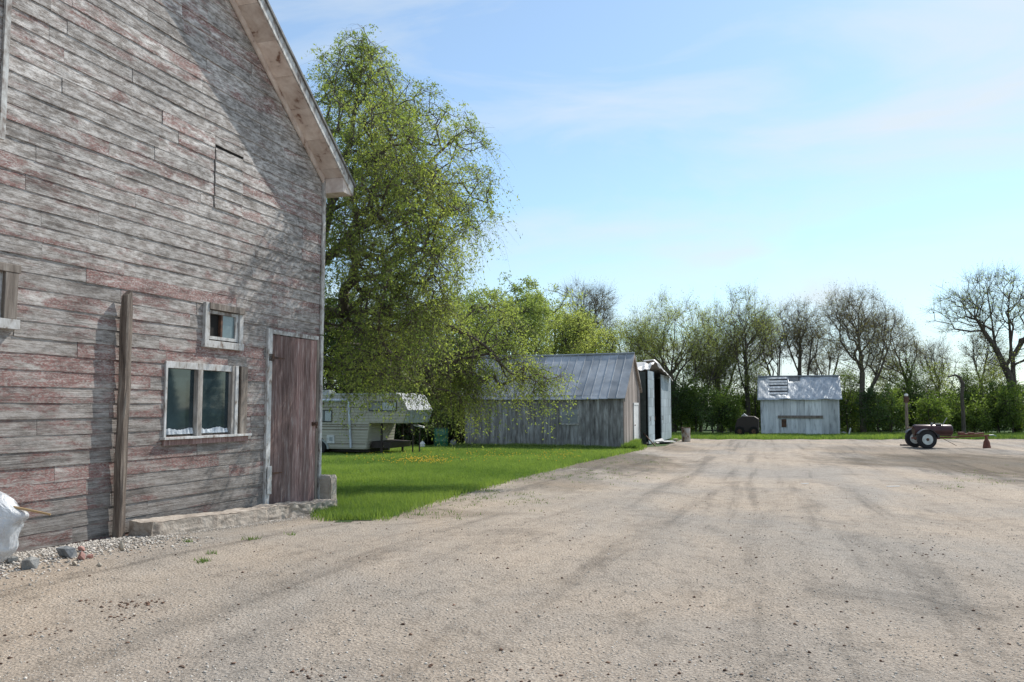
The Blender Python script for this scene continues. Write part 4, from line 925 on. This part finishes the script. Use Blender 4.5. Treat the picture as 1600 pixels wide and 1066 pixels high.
bx_ = (a[0]+cs*2.98-sn*ty, a[1]+sn*2.98+cs*ty)
mb = MB(); mb.tube([(0, 0, 0), (0, 0, .06), (0, 0, .3), (0, 0, .42), (0, 0, .55)], [.17, .17, .13, .07, .06], 12); o = mb.build('support_stand', RUSTR, None, False); o.location = (*bx_, G); tag(o, 'rusty red stand propping up the drawbar of the tank trailer', 'stand')
a = gp(1415, 697); o = slabmesh('scrap_wood', .5, .25, .12, 4, 'short dark wood scrap lying left of the trailer wheel', (a[0], a[1], G+.03), (0, 0, .3), 'wood', mat=POSTM)
a = at(1476, 662, 47); mb = MB(); mb.tube([(0, 0, 0), (0, 0, 1.0), (.02, 0, 2.55)], [.11, .1, .09], 8); pl = thing('utility_post', 'old grey post with a white cap behind the tank trailer', 'post', (a[0], 51.5, G))
mb.build('post', POSTM, pl)
mb = MB(); mb.box(-.11, .14, -.1, .1, 2.2, 2.6); mb.build('band', IRON, pl)
mb = MB(); mb.tube([(.02, 0, 2.6), (.02, 0, 2.68), (.02, 0, 2.76)], [.1, .12, .06], 10); mb.build('cap', WHITE, pl)
a = gp(1400, 750)
# white litter: two flat pieces on the gravel
for (px, py, L_, lb) in ((1396, 760, .3, 'longer white strip lying flat on the gravel in the middle distance'), (1258, 757.5, .16, 'shorter white scrap lying flat on the gravel in the middle distance')):
    a = gp(px, py); mb = MB(); mb.box(-L_/2, L_/2, -.025, .035, .0, .008); o = mb.build('litter', WHITE); o.location = (a[0], a[1], float(relief(a[0], a[1]))+.012); o.rotation_euler = (0, 0, .2); tag(o, lb, 'litter')

# ------------------------------------------------------------------ trees
def sample_blobs(blobs, n, g):
    """blobs: (centre, radii, weight); points favour the outer half of each ellipsoid"""
    W = np.array([b[2] for b in blobs], float); W /= W.sum(); idx = g.choice(len(blobs), n, p=W)
    d = g.normal(size=(n, 3)); d /= np.linalg.norm(d, axis=1)[:, None]; r = g.uniform(.12, 1, n)**(1/2.4)
    return np.array([b[0] for b in blobs])[idx]+d*r[:, None]*np.array([b[1] for b in blobs])[idx]
def grow(limbs, targets, g, bow=.12, step=.5, k_path=.35, wig=.07):
    """limbs: list of (polyline, parent) explicit wood; every target is joined to the cheapest wood, giving forks that run outward"""
    pos = []; par = []; dist = []
    for pl in limbs:
        pl = [np.array(p, float) for p in pl]
        if not pos: last = -1
        else: last = int(np.argmin(np.linalg.norm(np.array(pos)-pl[0], axis=1)))
        for i, p in enumerate(pl):
            if i == 0 and last >= 0: continue
            if last >= 0:
                q = pos[last]; m = max(1, int(np.linalg.norm(p-q)/step))
                for j in range(1, m+1):
                    pp = q+(p-q)*j/m+(g.normal(0, .03*step, 3) if j < m else 0)
                    pos.append(pp); par.append(last); dist.append(dist[last]+np.linalg.norm(pp-pos[last])); last = len(pos)-1
            else: pos.append(p); par.append(-1); dist.append(0.); last = 0
    cap = len(pos)+len(targets)*14; A = np.zeros((cap, 3)); Dd = np.zeros(cap); n = len(pos); A[:n] = pos; Dd[:n] = dist
    base = A[0]; zmin = min(t[2] for t in targets)
    lo = base[2]+min(1.2, .25*(max(t[2] for t in targets)-base[2]))
    order = np.argsort(np.linalg.norm(targets-A[:n].mean(0), axis=1)); tips = []
    for ti in order:
        t = targets[ti]; dv = A[:n]-t; d = np.sqrt((dv**2).sum(1)); cost = d+k_path*Dd[:n]*.5+np.where(A[:n, 2] > t[2]+.3, .6*(A[:n, 2]-t[2]), 0)+np.where(A[:n, 2] < lo, 50, 0)
        j = int(np.argmin(cost)); q = A[j]; L_ = d[j]; m = min(12, max(1, int(L_/step)))
        side = g.normal(0, 1, 3)*L_*wig; last = j
        for s in range(1, m+1):
            u = s/m; b = 4*u*(1-u); pp = q+(t-q)*u+side*b+np.array((0, 0, bow*L_*b))*.5+g.normal(0, .02*step, 3)
            A[n] = pp; Dd[n] = Dd[last]+L_/m; par.append(last); last = n; n += 1
        tips.append(last)
    return A[:n], np.array(par), np.array(tips)
def wood_mesh(A, par, tips, r_tip, r_base, sides):
    n = len(A); cnt = np.zeros(n); cnt[tips] = 1
    for i in range(n-1, 0, -1): cnt[par[i]] += cnt[i]
    cnt = np.maximum(cnt, 1); ex = math.log(r_base/r_tip)/math.log(max(2, cnt[0])); r = r_tip*cnt**ex
    d = np.zeros((n, 3)); d[1:] = A[1:]-A[par[1:]]; d[0] = (0, 0, 1); d /= np.linalg.norm(d, axis=1)[:, None]+1e-9
    ref = np.where(np.abs(d[:, 2:3]) < .95, np.array([[0, 0, 1.]]), np.array([[1., 0, 0]]))
    a = np.cross(d, ref); a /= np.linalg.norm(a, axis=1)[:, None]+1e-9; b = np.cross(d, a)
    t = np.arange(sides)*2*math.pi/sides; cs_, sn_ = np.cos(t)[None, :, None], np.sin(t)[None, :, None]
    top = A[:, None]+r[:, None, None]*(cs_*a[:, None]+sn_*b[:, None])
    p = par[1:]; rb = np.minimum(r[p], r[1:]*1.25)
    bot = A[p][:, None]+rb[:, None, None]*(cs_*a[1:, None]+sn_*b[1:, None])
    V = np.concatenate([top[1:], bot], 1).reshape(-1, 3); m = n-1
    k = np.arange(sides); k2 = (k+1) % sides
    f = np.stack([k+sides, k2+sides, k2, k], 1); F = (np.arange(m)[:, None, None]*2*sides+f[None]).reshape(-1, 4)
    return V, F
def twigs(P, D_, n_per, length, rad, droop, g, m=4, spread=.8):
    n = len(P)*n_per; p = np.repeat(P, n_per, 0); d = np.repeat(D_, n_per, 0)+g.normal(0, spread, (n, 3)); d /= np.linalg.norm(d, axis=1)[:, None]
    L_ = length*g.uniform(.5, 1.3, n); s = np.linspace(0, 1, m)
    pts = p[:, None]+d[:, None]*(L_[:, None]*s)[:, :, None]
    pts[:, :, 2] -= droop*L_[:, None]*(s**2)[None]
    if m > 2: pts[:, 1:-1] += g.normal(0, .04*length, (n, m-2, 3))
    v0 = np.cross(d, [0, 0, 1.]); v0 /= np.linalg.norm(v0, axis=1)[:, None]+1e-9; v1 = np.cross(d, v0)
    t = np.arange(3)*2*math.pi/3; rr_ = rad*(1-.75*s)
    ring = pts[:, :, None]+rr_[None, :, None, None]*(np.cos(t)[None, None, :, None]*v0[:, None, None]+np.sin(t)[None, None, :, None]*v1[:, None, None])
    V = ring.reshape(-1, 3); k = np.arange(3); k2 = (k+1) % 3
    f = np.concatenate([np.stack([k+3*j, k2+3*j, k2+3*j+3, k+3*j+3], 1) for j in range(m-1)])
    F = (np.arange(n)[:, None, None]*3*m+f[None]).reshape(-1, 4)
    return V, F, pts
def leaves(pts, n, size, g, jitter, aspect=.45, hang=.3):
    N_, m, _ = pts.shape; i = g.integers(0, N_, n); s = g.uniform(.1, 1, n)*(m-1); j = np.minimum(s.astype(int), m-2); f = (s-j)[:, None]
    c = pts[i, j]*(1-f)+pts[i, j+1]*f+g.normal(0, jitter, (n, 3))
    a = g.normal(0, 1, (n, 3)); a[:, 2] -= hang; a /= np.linalg.norm(a, axis=1)[:, None]; b = np.cross(a, g.normal(0, 1, (n, 3))); b /= np.linalg.norm(b, axis=1)[:, None]+1e-9
    sz = (size*g.uniform(.6, 1.4, n))[:, None]
    V = np.stack([c, c+a*sz*.5+b*sz*aspect*.5, c+a*sz, c+a*sz*.5-b*sz*aspect*.5], 1).reshape(-1, 3)
    return V, np.arange(4*n).reshape(-1, 4)
def tree(label, limbs, blobs, seed, n_tip=300, r_base=.2, r_tip=.012, sides=5, bark=BARKM, tw=(4, .5, .007, .1), leaf=(4000, .08, LEAFY, .08), name='tree', group=None, step=.5, cat='tree', bow=.12, mtw=4, aspect=.5, kp=.35, wig=.07, spread=.8, bare=0):
    g = np.random.default_rng(seed); base = np.array(limbs[0][0], float)
    limbs = [[np.array(p)-base for p in l] for l in limbs]; blobs = [(tuple(np.array(b[0])-base), b[1], b[2]) for b in blobs]
    T = sample_blobs(blobs, n_tip, g); A, par, tips = grow(limbs, T, g, bow, step, kp, wig)
    root = thing(name, label, cat, tuple(base), 0, group)
    V, F = wood_mesh(A, par, tips, r_tip, r_base, sides)
    d = A[tips]-A[par[tips]]; d /= np.linalg.norm(d, axis=1)[:, None]+1e-9
    # twigs also leave the finer wood part-way along
    cnt = np.zeros(len(A)); cnt[tips] = 1
    for i in range(len(A)-1, 0, -1): cnt[par[i]] += cnt[i]
    fine = np.where((cnt <= 3) & (np.arange(len(A)) > 0))[0]; fine = fine[g.uniform(0, 1, len(fine)) < .6]
    df = A[fine]-A[par[fine]]; df /= np.linalg.norm(df, axis=1)[:, None]+1e-9
    P_ = np.concatenate([A[tips], A[fine]]); D_ = np.concatenate([d, df])
    V2, F2, pts = twigs(P_, D_, tw[0], tw[1], tw[2], tw[3], g, mtw, spread)
    VV = np.concatenate([V, V2]); FF = np.concatenate([F, F2+len(V)])
    mesh_obj('trunk', VV, FF, bark, root, np.concatenate([np.full(len(V), .35), np.full(len(V2), .8)]), False)
    if leaf and leaf[0]:
        if bare: pts = pts[g.uniform(0, 1, len(pts)) > bare]
        V3, F3 = leaves(pts, leaf[0], leaf[1], g, leaf[3], aspect)
        # clumps: leaf tone varies with a slow field through the crown
        c = V3[::4]; q = .5+.5*np.sin(c[:, 0]*2.1/max(.3, leaf[1]*8)+1.3*np.sin(c[:, 2]*1.7/max(.3, leaf[1]*8))+seed)
        r = np.clip(.45*q+.55*g.uniform(0, 1, len(c)), 0, 1)
        mesh_obj('crown', V3, F3, leaf[2], root, np.repeat(r, 4))
    return root
# the big tree beside the barn: trunk hidden behind the barn corner, long drooping twigs
ZT = 17.0
P_ = lambda px, py, Y=ZT: at(px, py, Y)
base = (P_(452, 700)[0], ZT, gz(ZT))
limbs = [[base, P_(458, 620), P_(470, 520), P_(492, 420), P_(515, 330), P_(545, 230), P_(562, 130, 17.2), P_(566, 60, 17.2)],
         [P_(470, 520), P_(510, 490, 16.6), P_(560, 487, 16.3), P_(610, 492, 16.6), P_(655, 511, 17.2), P_(690, 509, 17.4), P_(735, 525, 17.6), P_(775, 552, 17.8), P_(792, 590, 17.8)],
         [P_(492, 420), P_(560, 360, 16.5), P_(625, 300, 16.4), P_(690, 235, 16.6), P_(735, 200, 16.8)],
         [P_(515, 330), P_(590, 290, 17.6), P_(670, 290, 18), P_(735, 320, 18.2)],
         [P_(492, 420), P_(440, 330, 17.5), P_(430, 230, 17.6)], [P_(545, 230), P_(600, 180, 17), P_(640, 130, 17)],
         [P_(470, 520), P_(530, 510, 18), P_(580, 520, 18.6), P_(640, 560, 18.8)]]
blobs = [(P_(558, 185), (1.25, 1.7, 1.4), 2.8), (P_(566, 100), (.5, .7, .8), .8), (P_(676, 245, 16.8), (1.1, 1.5, 1.35), 1.5), (P_(590, 350, 16.6), (1.75, 2.0, 1.5), 3.4), (P_(690, 370, 17), (.7, 1.2, 1.1), .6),
         (P_(600, 500, 16.6), (1.3, 1.6, 1.0), 2.0), (P_(590, 565, 17.2), (1.2, 1.3, .45), 1.1), (P_(450, 300, 17.3), (1.1, 1.8, 2.3), 2.0), (P_(755, 565, 17.8), (1.1, .8, .62), 1.5), (P_(705, 600, 17.4), (.8, .7, .5), .8), (P_(832, 592, 18.2), (.65, .5, .32), .5), (P_(770, 500, 18.2), (.9, .7, .5), .5),
         (P_(650, 330, 14.9), (.95, .9, 1.2), 1.5), (P_(655, 455, 14.8), (.85, .7, .7), .7), (P_(590, 560, 15.0), (.8, .7, .35), .5), (P_(560, 230, 14.9), (1.1, .9, 1.2), .9), (P_(745, 300, 16.6), (.35, .8, .8), .35),
         (P_(612, 235, 14.0), (.9, .6, 1.0), .9), (P_(590, 370, 13.9), (.8, .5, .8), .9), (P_(640, 480, 14.6), (.8, .6, .6), .6)]
bt = tree('large leafy tree with drooping twigs and a broken arching limb beside the barn', limbs, blobs, 11, 1950, .2, .0065, 6, BARKG, (4, .66, .0035, .8), (118000, .056, LEAF, .03), 'leafy_tree', step=.28, mtw=6, aspect=.42, bare=.45)

mb = MB(); bb = np.array(base)
for pl, r0 in (([(655, 511), (668, 508), (690, 509), (715, 515), (735, 525), (758, 540), (778, 560), (790, 588)], .062), ([(658, 514), (676, 528), (694, 548), (704, 585), (706, 640)], .04), ([(690, 510), (708, 524), (716, 540), (720, 572)], .025), ([(735, 526), (741, 545), (737, 575), (742, 610)], .022)):
    pts = [np.array(P_(x, y, 17.1))+np.array((0, .25*math.sin(x*.05), 0))-bb for x, y in pl]; mb.tube(pts, [r0*(1-.75*i/(len(pts)-1)) for i in range(len(pts))], 7)
mb.build('broken_limb', BARKM, bt)
# green trees behind the board shed and the camper
def simple(px, Y, top, wpx, label, seed, ylow=None, lean=0, **kw):
    """a crown that spans wpx pixels and reaches pixel height top, at distance Y"""
    x0 = (px-800)/FPX*Y; zt = at(px, top, Y)[2]; Hh = zt-G; wr = wpx/2/FPX*Y
    zl = at(px, ylow, Y)[2] if ylow else G+Hh*.4
    b = (x0, Y, G); cx_ = x0+lean
    g = random.Random(seed)
    zc = (zl+zt)/2; hz = (zt-zl)/2
    limbs = [[b, (x0+lean*.15+g.uniform(-.1, .1), Y, G+Hh*.2), (x0+lean*.4+g.uniform(-.2, .2), Y, G+Hh*.42), (cx_+g.uniform(-.3, .3), Y+g.uniform(-.3, .3), G+Hh*.7), (cx_+g.uniform(-.3, .3), Y, G+Hh*.88)]]
    for k in range(g.randint(2, 4)):
        a = g.uniform(0, 6.28); h0 = g.uniform(.2, .42); q = limbs[0][1] if h0 < .3 else limbs[0][2]
        limbs.append([q, (q[0]+math.cos(a)*wr*.35, Y+math.sin(a)*wr*.3, q[2]+Hh*.2), (q[0]+math.cos(a)*wr*.6+lean*.5, Y+math.sin(a)*wr*.5, q[2]+Hh*.42)])
    bl_ = [((cx_, Y, zc+hz*.1), (wr*.85, wr*.75, hz*.88), 3)]
    for k in range(5):
        a = g.uniform(0, 6.28); bl_.append(((cx_+math.cos(a)*wr*.5, Y+math.sin(a)*wr*.45, zc+g.uniform(-.5, .55)*hz), (wr*g.uniform(.35, .5), wr*.45, hz*g.uniform(.3, .42)), .8))
    return tree(label, limbs, bl_, seed, **kw)
GT = dict(n_tip=420, r_base=.22, r_tip=.014, sides=5, tw=(4, .6, .008, .25), step=.5)
def lf(n, s, m, j=.12): return (n, s, m, j)
BT = 'green trees behind the board shed'
simple(780, 52, 432, 230, 'tall fresh green tree rising behind the left end of the board shed', 21, 600, leaf=lf(30000, .15, LEAFG), group=BT, name='leafy_tree', **GT)
simple(705, 47, 462, 170, 'green tree showing between the big barn tree and the board shed', 22, 620, leaf=lf(22000, .14, LEAFG), group=BT, name='leafy_tree', **GT)
simple(862, 56, 448, 165, 'yellow green tree behind the middle of the board shed roof', 23, 600, leaf=lf(20000, .13, LEAFY), group=BT, name='leafy_tree', **GT)
simple(918, 60, 495, 110, 'low yellow green tree above the right end of the shed ridge', 24, 610, leaf=lf(13000, .12, LEAFY), group=BT, name='leafy_tree', **GT)
DT = 'dark trees behind the camper'
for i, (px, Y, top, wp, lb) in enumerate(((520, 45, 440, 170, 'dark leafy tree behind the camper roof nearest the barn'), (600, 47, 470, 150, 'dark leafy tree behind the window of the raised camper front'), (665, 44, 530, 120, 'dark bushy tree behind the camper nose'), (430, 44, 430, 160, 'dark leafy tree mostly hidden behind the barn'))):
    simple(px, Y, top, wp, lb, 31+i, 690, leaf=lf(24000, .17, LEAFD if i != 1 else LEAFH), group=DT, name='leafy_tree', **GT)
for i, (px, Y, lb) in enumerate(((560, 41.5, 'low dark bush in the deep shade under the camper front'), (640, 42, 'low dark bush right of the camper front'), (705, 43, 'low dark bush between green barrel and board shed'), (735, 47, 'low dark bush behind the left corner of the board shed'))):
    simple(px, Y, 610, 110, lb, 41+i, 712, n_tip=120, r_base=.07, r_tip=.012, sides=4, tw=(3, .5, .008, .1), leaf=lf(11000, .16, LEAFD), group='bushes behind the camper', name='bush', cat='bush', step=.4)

# the row of late-leafing trees behind the yard
RW = 'bare spring trees in the row behind the yard'
def bare(px, Y, top, w_, label, seed, ylow, nl, mat, lean=0, nt_=330, rb=.2, **k):
    return simple(px, Y, top, w_, label, seed, ylow, lean, n_tip=int(nt_*1.1), r_base=rb, r_tip=.009, sides=5, bark=BARKG, tw=(6, .95, .006, -.15), leaf=lf(nl*7, .085, mat, .16), group=RW, name='bare_tree', step=.6, bow=-.06, kp=1.1, wig=.035, spread=.42, **k)
bare(912, 66, 440, 118, 'bare budding tree standing above the yellow green trees', 51, 560, 500, LEAFB, nt_=360)
bare(1052, 62, 462, 177, 'broad thinly leafed tree right behind the metal machine shed', 52, 600, 3600, LEAFY, nt_=460, rb=.22)
bare(985, 66, 500, 106, 'slender tree showing left of the machine shed roof', 53, 600, 2200, LEAFY, nt_=220)
bare(1122, 64, 478, 100, 'thin multi stemmed tree right of the broad tree', 54, 610, 1500, LEAFY)
bare(1092, 63, 520, 70, 'small crooked tree over the gap right of the rusty white barrel', 55, 630, 1300, LEAFY, lean=1.0, nt_=150, rb=.12)
bare(1166, 63, 448, 112, 'tall straight tree behind the old black machine', 56, 600, 1700, LEAFY, nt_=400)
bare(1210, 66, 490, 70, 'narrow tree rising behind the left end of the small shed roof', 57, 600, 700, LEAFB, lean=-.6, nt_=190, rb=.14)
bare(1252, 66, 465, 88, 'forked bare tree directly behind the small shed ridge', 58, 590, 900, LEAFB, nt_=330)
bare(1290, 68, 520, 70, 'low bare tree behind the right end of the small shed roof', 59, 600, 500, LEAFB, nt_=150, rb=.12)
bare(1347, 62, 452, 147, 'large round headed bare tree right of the small shed', 60, 600, 1600, LEAFB, nt_=560, rb=.24)
bare(1432, 64, 495, 100, 'leaning thin bare tree left of the tank trailer', 61, 610, 700, LEAFB, lean=-1.8, nt_=200, rb=.15)
bare(1468, 66, 530, 70, 'slim bare tree with upright twigs above the tank', 62, 610, 300, LEAFB, nt_=130, rb=.12)
bare(1530, 66, 500, 70, 'dark forked tree behind the drawbar end', 63, 620, 500, LEAFB, lean=.5, nt_=170, rb=.17)
# big spreading tree at the right
Y = 60; q = lambda px, py, dy=0: at(px, py, Y+dy)
b0 = (q(1590, 680)[0], Y, G)
tree('big spreading bare tree at the right edge with far reaching branches', [[b0, q(1588, 640), q(1578, 590), q(1556, 545), q(1530, 505), q(1500, 470, -1), q(1472, 450, -1.5)], [q(1588, 640), q(1582, 560, 1), q(1575, 490, 1), q(1580, 430, 1)], [q(1582, 560, 1), q(1610, 520), q(1650, 470)], [q(1556, 545), q(1548, 490, 1), q(1540, 440, 1)]],
     [(q(1560, 470), (3.2, 2.6, 2.3), 3), (q(1500, 490), (2.2, 1.6, 1.6), 1.2), (q(1640, 500), (2.6, 2.2, 2.6), 2), (q(1560, 560), (1.6, 1.6, 1.2), .5)], 71, n_tip=620, r_base=.32, r_tip=.01, sides=5, tw=(5, .95, .007, -.12), leaf=lf(5000, .1, LEAFY, .1), group=RW, name='bare_tree', step=.6, bow=-.06, kp=1.0, wig=.04, spread=.45)
# crooked dead trunk
a = at(1504, 660, 56)
mb = MB(); c_ = [(1506, 682), (1505, 650), (1503, 620), (1504, 600), (1500, 590), (1492, 586), (1482, 589)]; pts = [np.array(at(x, y_, 56)) for x, y_ in c_]; b = pts[0].copy(); b[2] = G
mb.tube([p-b for p in pts], [.14, .13, .11, .13, .1, .07, .05], 7); o = mb.build('dead_trunk', BARKM); o.location = tuple(b); tag(o, 'crooked dead tree trunk bent over at its top behind the tank', 'trunk')
# hedge of shrubs in front of and between the trunks
HG = 'shrubs in the hedge behind the yard'
g_ = random.Random(77); k = 0
spots = [(1045+i*21.5+g_.uniform(-5, 5)) for i in range(29)]
secs = ((1060, 'green shrub in the hedge close behind the metal machine shed'), (1185, 'green shrub in the hedge between the machine shed and small shed'), (1315, 'green shrub in the hedge behind the small shed'), (1420, 'green shrub in the hedge between the small shed and tank trailer'), (1510, 'green shrub in the hedge behind the tank trailer'), (9999, 'green shrub in the hedge right of the tank trailer'))
for px in spots:
    Y = g_.uniform(58.5, 62.5); 
    if 1140 < px < 1350: Y = g_.uniform(64, 66)
    top = g_.uniform(588, 616) if px < 1330 else g_.uniform(592, 622)
    lb = next(l for m_, l in secs if px < m_)
    simple(px, Y, top, g_.uniform(48, 66), lb, 200+k, 683, n_tip=90, r_base=.06, r_tip=.01, sides=4, bark=BARKM, tw=(3, .5, .007, .0), leaf=lf(4600, .13, LEAFH if k % 3 else LEAFD, .12), group=HG, name='shrub', cat='shrub', step=.45); k += 1
# second, darker rank behind, closing the hedge
for i in range(16):
    px = 1030+i*38+g_.uniform(-8, 8); lb = next(l for m_, l in secs if px < m_).replace('green shrub in the hedge', 'dark bush in the rear rank of the hedge')
    simple(px, g_.uniform(68, 72), g_.uniform(598, 612), 90, lb, 300+i, 683, n_tip=90, r_base=.06, r_tip=.01, sides=4, bark=BARKM, tw=(3, .6, .008, .0), leaf=lf(5200, .19, LEAFD, .14), group='bushes in the rear rank of the hedge', name='bush', cat='bush', step=.5)

# young spruces right of the yard, outside the picture but mirrored in the barn window
def spruce(x, y, h, label, seed):
    g = np.random.default_rng(seed); root = thing('spruce', label, 'tree', (x, y, G), 0, 'young spruces beside the yard')
    MB().tube([(0, 0, 0), (0, 0, h*.5), (0, 0, h)], [.11, .07, .015], 7).build('trunk', BARKM, root)
    n = 9000; t = g.uniform(0.03, 1, n)**.8; a = g.uniform(0, 6.28, n); tier = np.floor(t*13)/13; R_ = (1-t)*h*.27*(.75+.5*(t-tier)*13)+.04
    r = R_*g.uniform(0, 1, n)**.5; z = t*h-.25*r; c = np.stack([r*np.cos(a), r*np.sin(a), z], 1)
    d = np.stack([np.cos(a), np.sin(a), -.35+g.normal(0, .3, n)], 1); sd = np.stack([-np.sin(a), np.cos(a), g.normal(0, .4, n)], 1)
    V = np.stack([c-sd*.02, c+sd*.02, c+d*.16], 1).reshape(-1, 3); mesh_obj('crown', V, np.arange(3*n).reshape(-1, 3), LEAFD, root, np.repeat(g.uniform(0, 1, n), 3))
spruce(17.4, 24.9, 4.6, 'young spruce nearest the yard, right of the picture', 1)
spruce(19.8, 24.5, 3.6, 'shorter young spruce behind the nearest one, right of the picture', 2)
spruce(25.5, 33.5, 6.5, 'taller spruce farther back, right of the picture', 3)

# young leafy saplings standing between the trunks of the bare trees
g_ = random.Random(5)
for i, (px, top, lb) in enumerate(((1064, 560, 'leafy sapling nearest the machine shed in the tree row'), (1095, 548, 'leafy sapling above the rusty white barrel'), (1140, 556, 'leafy sapling left of the old black machine'), (1180, 566, 'leafy sapling just left of the small shed roof'), (1322, 572, 'leafy sapling at the right end of the small shed roof'),
        (1388, 560, 'leafy sapling between the round headed tree and the leaning tree'), (1424, 552, 'leafy sapling left of the tank trailer'), (1462, 570, 'leafy sapling left of the grey post'), (1516, 575, 'leafy sapling right of the crooked dead trunk'), (1554, 566, 'leafy sapling left of the big spreading tree'))):
    simple(px, g_.uniform(62, 65), top, g_.uniform(40, 60), lb, 400+i, 640, n_tip=110, r_base=.06, r_tip=.008, sides=4, bark=BARKG, tw=(4, .8, .006, -.1), leaf=lf(3400, .1, LEAFY if i % 2 else LEAFH, .14), group='saplings between the bare trees', name='sapling', step=.5, kp=.9, wig=.04, spread=.5)
